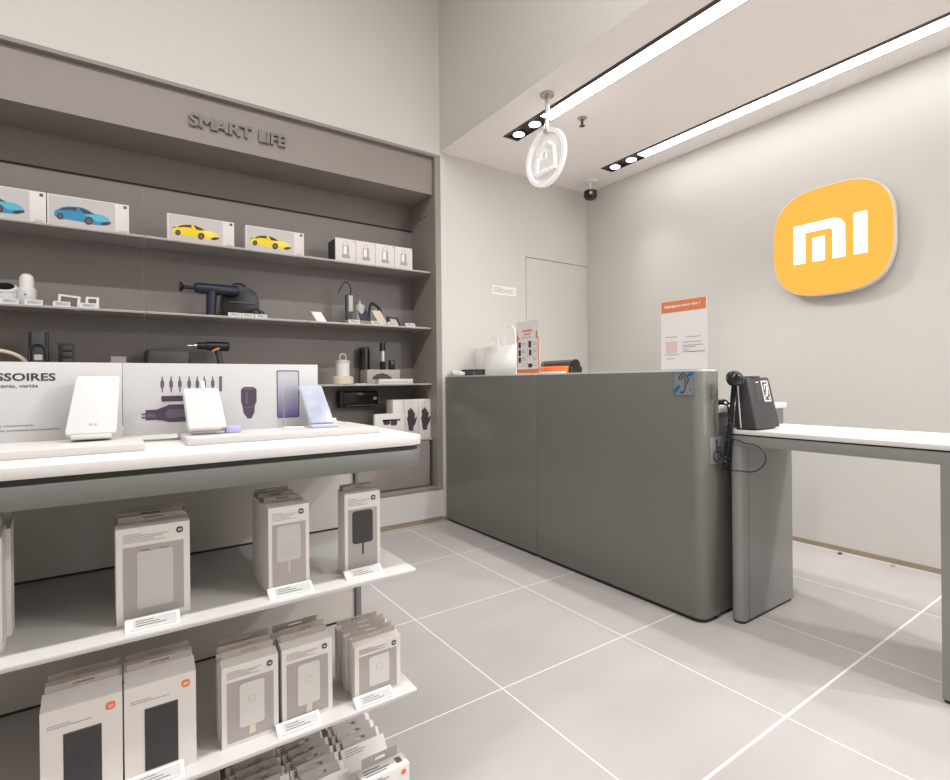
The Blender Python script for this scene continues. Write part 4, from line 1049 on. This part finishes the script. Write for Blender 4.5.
t = thing('charging_dock', 'small lilac block with clear upright holder on right riser', 'dock', (.20, 1.25, RZ))
bm = B(); add_box(bm, .193, .2225, 1.235, 1.255, RZ + .0005, RZ + .0155, .0015); obj('block', bm, 'lilac', t)
bm = B(); add_box(bm, .187, .218, 1.258, 1.260, RZ, RZ + .034); obj('clear_holder', bm, 'acryl', t)
t = thing('smartphone', 'pale blue phone leaning on display stand, right end of riser', 'phone', (.38, 1.27, RZ))
obj('body', lean_quad(.379, .437, .361, .417, 1.243, 1.280, RZ + .010, 1.006, .008), 'palephone', t)
obj('display', lean_quad(.379, .437, .361, .417, 1.2418, 1.2788, RZ + .010, 1.006, .0012, .035), 'pscreen', t)
t = thing('phone_stand', 'clear thin stand behind the pale blue phone', 'stand', (.37, 1.27, RZ))
bm = B(); add_box(bm, .377, .440, 1.225, 1.262, RZ + .0005, RZ + .008, .002); obj('lip', bm, 'palephone', t)
bm = B(); add_tube(bm, [(.328, 1.293, RZ + .002), (.331, 1.292, .97), (.337, 1.291, 1.0)], .0012, 6, False); add_tube(bm, [(.325, 1.293, RZ + .0014), (.37, 1.262, RZ + .0014)], .0012, 6, False); obj('wire_prop', bm, 'steel', t)
bm = B(); add_lathe(bm, [(.011, RZ + .0002), (.011, RZ + .012), (.008, RZ + .014)], (.468, 1.35, 0), 16)
solo('cable_grommet', bm, 'white', 'tiny white round cable cap behind the phone', 'cap', (.468, 1.35, RZ))

# ------------------------------------------------------------------ hang packages
def package(w, h, t, style, label, loc, rz=0, rise=.010, tabh=.016, group=None):
    p = thing('product_package', label, 'package', loc, rz, group)
    bm = B(); add_prism(bm, [(0, 0), (0, h), (t - .004, h + rise), (t, h + rise), (t, 0)], 0, w, 'x')
    obj('carton', bm, 'pack', p, False)
    # hang tab with a real slot
    z0 = h + rise; z1 = z0 + tabh; s0, s1 = w * .36, w * .64; zs0, zs1 = z0 + tabh * .40, z0 + tabh * .66
    bm = B()
    for a in ((.004, s0, z0, z1), (s1, w - .004, z0, z1), (s0, s1, z0, zs0), (s0, s1, zs1, z1)):
        add_box(bm, a[0], a[1], t - .0018, t - .0004, a[2], a[3])
    obj('hang_tab', bm, 'kraft', p, False)
    def prt(nm, f, m, par=p):
        bm = B(); f(bm); return obj(nm, bm, m, par, False)
    lb = 'orange' if style == 'white' else 'inkd'
    bs = .013 if style == 'white' else .0105
    zb = h - .014 - (.004 if style == 'white' else 0)
    bg = prt('logo_badge', lambda b: logo_badge(b, w - .016, zb, bs), lb)
    obj('logo_letters', logo_mi(w - .016, zb, bs), 'pack', bg, False)
    if style == 'white':
        wn = prt('phone_print', lambda b: add_box(b, w * .27, w * .735, -.0006, 0, h * .10, h * .745), 'packd')
        prt('phone_print_edge', lambda b: add_box(b, w * .27, w * .735, -.0010, -.0005, h * .735, h * .742), 'ink', wn)
        prt('coil_circle', lambda b: [add_tube(b, [(w * .5 + r * math.cos(a), -.0008, h * .40 + r * math.sin(a)) for a in [k * PI / 12 for k in range(25)]], .0004, 4, False) for r in (.007, .012)], 'dgrey', wn)
        prt('text_lines', lambda b: [add_box(b, w * .08, w * .36, -.0005, 0, h * .845, h * .852), add_box(b, w * .08, w * .62, -.0005, 0, h * .822, h * .829)], 'inkl')
    else:
        wn = prt('grey_print', lambda b: add_box(b, w * .09, w * .91, -.0006, 0, h * .05, h * .80), 'packg')
        pm = 'packd' if style == 'dark' else 'packl'
        if style in ('bank',):
            dp = prt('device_print', lambda b: add_prism(b, rrect(w * .27, w * .76, h * .13, h * .74, .004, 4), -.0011, -.0005, 'y'), 'packl', wn)
            prt('device_contacts', lambda b: [add_box(b, w * .33, w * .45, -.0013, -.0005, h * .745, h * .752), add_box(b, w * .58, w * .70, -.0013, -.0005, h * .745, h * .752)], 'ink', wn)
        elif style in ('pad', 'dark'):
            dp = prt('device_print', lambda b: add_prism(b, rrect(w * .20, w * .78, h * .36, h * .775, .007, 5), -.0011, -.0005, 'y'), pm, wn)
            prt('cord_print', lambda b: add_box(b, w * .47, w * .52, -.0011, -.0005, h * .22, h * .365), pm, wn)
            if style == 'pad':
                prt('device_lines', lambda b: [add_box(b, w * .30, w * .68, -.0014, -.0010, h * (.42 + .035 * k), h * (.423 + .035 * k)) for k in range(5)], 'packg', wn)
        else:
            dp = prt('device_print', lambda b: add_prism(b, rrect(w * .30, w * .74, h * .20, h * .745, .005, 4), -.0011, -.0005, 'y'), 'packw', wn)
            prt('device_ring', lambda b: add_tube(b, [(w * .52 + .007 * math.cos(a), -.0012, h * .53 + .007 * math.sin(a)) for a in [k * PI / 10 for k in range(21)]], .0003, 4, False), 'packg', wn)
            if style == 'tab': prt('yellow_cable_print', lambda b: add_box(b, w * .47, w * .58, -.0011, -.0005, h * .09, h * .195), 'cream', wn)
        prt('text_lines', lambda b: [add_box(b, w * .09, w * x, -.0005, 0, h * z, h * z + .0011) for x, z in ((.34, .925), (.70, .905), (.62, .885), (.50, .865), (.66, .845))], 'inkl')
    return p
Z1, Z2 = .5962, .3292
G1 = 'hang packages on the upper gondola shelf'; G2 = 'hang packages on the lower gondola shelf'
def stack(proto_pkg, x, y, z, t, labels, jit=.0):
    for i, l in enumerate(labels):
        dup(proto_pkg, (x + (jit * ((i % 2) * 2 - 1)), y + (t + .0012) * (i + 1), z), None, l)
pA = package(.112, .165, .036, 'bank', 'grey hang package with white power bank print, front one of left shelf stack', (-.005, 1.088, Z1), group=G1, rise=.004, tabh=.009)
stack(pA, -.005, 1.088, Z1, .036, ['package right behind the front power bank one on upper shelf', 'rearmost package of the power bank stack on upper shelf'], .002)
pB = package(.080, .170, .047, 'pad', 'narrow package with white pad and cord print, front of the middle stack', (.2405, 1.068, Z1), R(2), group=G1, rise=.004, tabh=.009)
stack(pB, .2405, 1.068, Z1, .047, ['package directly behind the front pad package, middle stack', 'rearmost package of the middle stack, upper shelf'], .001)
pC = package(.082, .173, .022, 'dark', 'narrow package with black pad and cord print on upper shelf right', (.402, 1.086, Z1), 0, group=G1, rise=.004, tabh=.009)
dup(pC, (.403, 1.1095, Z1), None, 'package hidden behind the black pad package, upper shelf right')
pZ = package(.110, .178, .030, 'bank', 'front package of the stack cut off at the left edge, upper shelf', (-.262, 1.090, Z1), group=G1)
stack(pZ, -.262, 1.090, Z1, .030, ['second package of the stack cut off at the left edge', 'third package of the stack cut off at the left edge', 'rearmost package of the stack cut off at the left edge'], .003)
pD = package(.1075, .166, .038, 'white', 'white package with black phone print, nearer the left edge', (-.1055, 1.062, Z2), group=G2, rise=.012, tabh=.012)
dup(pD, (-.105, 1.102, Z2), None, 'white package behind the left black phone print one')
dup(pD, (.0045, 1.062, Z2), None, 'white package with black phone print, above a price tag')
dup(pD, (.0045, 1.102, Z2), None, 'white package behind the phone print one with price tag')
pF = package(.1015, .151, .026, 'tab', 'grey package with white pad and yellow tab, no price tag before it', (.1545, 1.066, Z2), group=G2, rise=.005, tabh=.014)
stack(pF, .1545, 1.066, Z2, .026, ['second package behind the yellow tab print without price tag', 'rear package behind the yellow tab print without price tag'], .002)
dup(pF, (.2635, 1.068, Z2), None, 'grey package with white pad and yellow tab, price tag at its foot')
stack(pF, .2635, 1.068, Z2, .026, ['second package of the yellow tab stack with price tag', 'rear package of the yellow tab stack with price tag'], -.003)
pH = package(.107, .116, .022, 'plain', 'short grey package with white card print at the right shelf end', (.4115, 1.060, Z2), group=G2, rise=.003, tabh=.011)
stack(pH, .4115, 1.060, Z2, .022, ['second package of the short stack at right shelf end', 'third package of the short stack at right shelf end', 'fourth package of the short stack at right shelf end', 'rearmost package of the short stack at right shelf end'], -.003)
GT = 'price tags on the gondola shelves'
for x, y, z, w, l in ((.006, 1.042, Z1, .082, 'white price tag before the power bank package, upper shelf'), (.236, 1.040, Z1, .086, 'white price tag before the white pad and cord package'),
                   (.392, 1.046, Z1, .084, 'white price tag before the black pad package'), (.006, 1.036, Z2, .086, 'white price tag before a white phone print package'),
                   (.248, 1.036, Z2, .086, 'white price tag before the yellow tab package, lower shelf'), (.404, 1.030, Z2, .088, 'white price tag before the short stack at right shelf end')):
    price_tag(w, l, (x, y, z), 0, GT, 30, .030)

# small packages on the base deck
def small_pack(label, loc, solid, w=.108, h=.112, rx=-24):
    t = thing('small_package', label, 'package', loc, 0, group='small hang packages on the gondola base')
    t.rotation_euler = (R(rx), 0, 0)
    th = .040 if solid else .016
    if solid: h = .106
    bm = B(); add_box(bm, 0, w, 0, th, 0, h, .0008); obj('carton', bm, 'pack', t, False)
    bm = B()
    for a in ((.012, w * .40, h, h + .022), (w * .62, w - .012, h, h + .022), (w * .40, w * .62, h, h + .008), (w * .40, w * .62, h + .014, h + .022)): add_box(bm, a[0], a[1], th - .002, th - .0008, a[2], a[3])
    obj('hang_tab', bm, 'packg', t, False)
    bm = B()
    for u0, u1, v in ((.10, .45, .7), (.10, .62, .5), (.10, .55, .3)): add_box(bm, w * u0, w * u1, th * v - .0012, th * v + .0012, h, h + .0006)
    for u0, u1, v in ((.08, .40, .94), (.08, .55, .90), (.08, .48, .86)): add_box(bm, w * u0, w * u1, -.0005, 0, h * v, h * v + .0012)
    obj('printed_lines', bm, 'ink', t, False)
    bm = B(); add_box(bm, w * .78, w * .90, th * .3, th * .75, h, h + .0007); obj('code_block', bm, 'ink', t, False)
    if solid:
        bm = B(); logo_badge(bm, w - .014, h - .014, .011); b_ = obj('logo_badge', bm, 'orange', t, False)
        bm = B(); add_box(bm, w * .3, w * .62, -.0006, 0, .01, h * .6); obj('product_picture', bm, 'packg', t, False)
    return t
DZ = .0626
ordn = ['second', 'third', 'fourth', 'fifth', 'sixth', 'seventh', 'eighth', 'ninth']
rows = [(.4180, 'right end row'), (.3020, 'row left of the right end row'), (.189, 'third row from the right end'), (.076, 'fourth row from the right end'), (-.037, 'fifth row from the right end')]
ps_ = pt_ = None
for r_, (x, rn) in enumerate(rows):
    y = 1.036
    if r_ == 0:
        ps_ = small_pack(f'small white box with orange badge, front of the {rn} on gondola base', (x, y, DZ), True, rx=0)
        y += .045
        y += .012
        pt_ = small_pack(f'second thin hang package of the {rn} on gondola base', (x, y, DZ), False, h=.125, rx=-40)
        y += .030
        rng = range(1, 6)
    else:
        rng = range(0, 6)
    for k in rng:
        dz = 0
        o = dup(pt_, (x + random.uniform(-.004, .004), y, DZ), random.uniform(-.03, .03), f'{ordn[k] if r_ == 0 else (["front"] + ordn)[k]} thin hang package of the {rn} on gondola base')
        y += .030
        
# ------------------------------------------------------------------ lights
def area(name, loc, rot, sx, sy, energy, col=(1, .95, .89)):
    l = bpy.data.lights.new(name, 'AREA'); l.shape = 'RECTANGLE'; l.size = sx; l.size_y = sy; l.energy = energy; l.color = col
    o = bpy.data.objects.new(name, l); COL.objects.link(o); o.location = loc; o.rotation_euler = rot
    return o
def spot(name, loc, tgt, energy, size=70, blend=.5, rad=.035, col=(1, .95, .89)):
    l = bpy.data.lights.new(name, 'SPOT'); l.energy = energy; l.spot_size = R(size); l.spot_blend = blend; l.shadow_soft_size = rad; l.color = col
    o = bpy.data.objects.new(name, l); COL.objects.link(o); o.location = loc
    o.rotation_euler = (Vector(tgt) - Vector(loc)).to_track_quat('-Z', 'Y').to_euler()
    return o
W1 = (1, .995, .99)
area('hall_light', (-.4, .45, HZ - .03), (0, 0, 0), 4.4, .12, 130, W1)
area('hall_light', (-.4, -1.6, HZ - .03), (0, 0, 0), 4.4, .12, 3, W1)
area('front_fill', (.9, -3.3, 1.6), (R(90), 0, 0), 4.6, 2.4, 1.5, (1, .995, .995))  # added unseen fill behind the camera, brightens faces turned to it
spot('ceiling_spot', (3.215, -1.2, CZ - .02), (1.4, 1.6, .3), 125, 75, .6, .04, (1, .995, .99))
spot('ceiling_spot', (2.245, -1.2, CZ - .02), (1.9, 1.3, .2), 100, 80, .8, .04, (1, .995, .99))
area('side_fill', (3.44, -1.9, 1.5), (R(90), 0, R(75)), 2.4, 1.8, 56, (1, .995, .995))  # added unseen fill before the solid right wall, lights gondola panel and desk leg
spot('ceiling_spot', (2.248, 2.715, CZ - .02), (2.2, .9, 0), 45, 95, col=W1)
spot('ceiling_spot', (2.248, 2.55, CZ - .02), (2.2, .4, 0), 45, 95, col=W1)
spot('ceiling_spot', (3.22, 2.715, CZ - .02), (2.9, 2.2, 0), 14, 80, 1.0, col=W1)
spot('ceiling_spot', (3.22, 2.56, CZ - .02), (2.9, 2.0, 0), 14, 80, 1.0, col=W1)
w = bpy.data.worlds.new('world'); scn.world = w; w.use_nodes = True
bg = w.node_tree.nodes['Background']; bg.inputs[0].default_value = (1, .96, .92, 1); bg.inputs[1].default_value = .02

# ------------------------------------------------------------------ camera
cam = bpy.data.cameras.new('camera'); co = bpy.data.objects.new('camera', cam); COL.objects.link(co)
cam.sensor_width = 36; cam.sensor_fit = 'HORIZONTAL'; cam.lens = 519.15 / 950 * 36
yaw, roll = R(55.463), -0.009938
fw = Vector((math.cos(yaw), math.sin(yaw), 0)); rt = Vector((math.sin(yaw), -math.cos(yaw), 0)); up = Vector((0, 0, 1))
rt2 = rt * math.cos(roll) + up * math.sin(roll); up2 = -rt * math.sin(roll) + up * math.cos(roll)
m = Matrix((rt2, up2, -fw)).transposed().to_4x4(); m.translation = (0, 0, 1.012)
co.matrix_world = m
cam.shift_x = 0; cam.shift_y = -(390 - 381.26) / 950
cam.clip_start = .05; cam.clip_end = 50
scn.camera = co
vs = scn.view_settings
vs.view_transform = 'Standard'; vs.look = 'None'; vs.exposure = 0.09; vs.gamma = 1; vs.use_curve_mapping = False
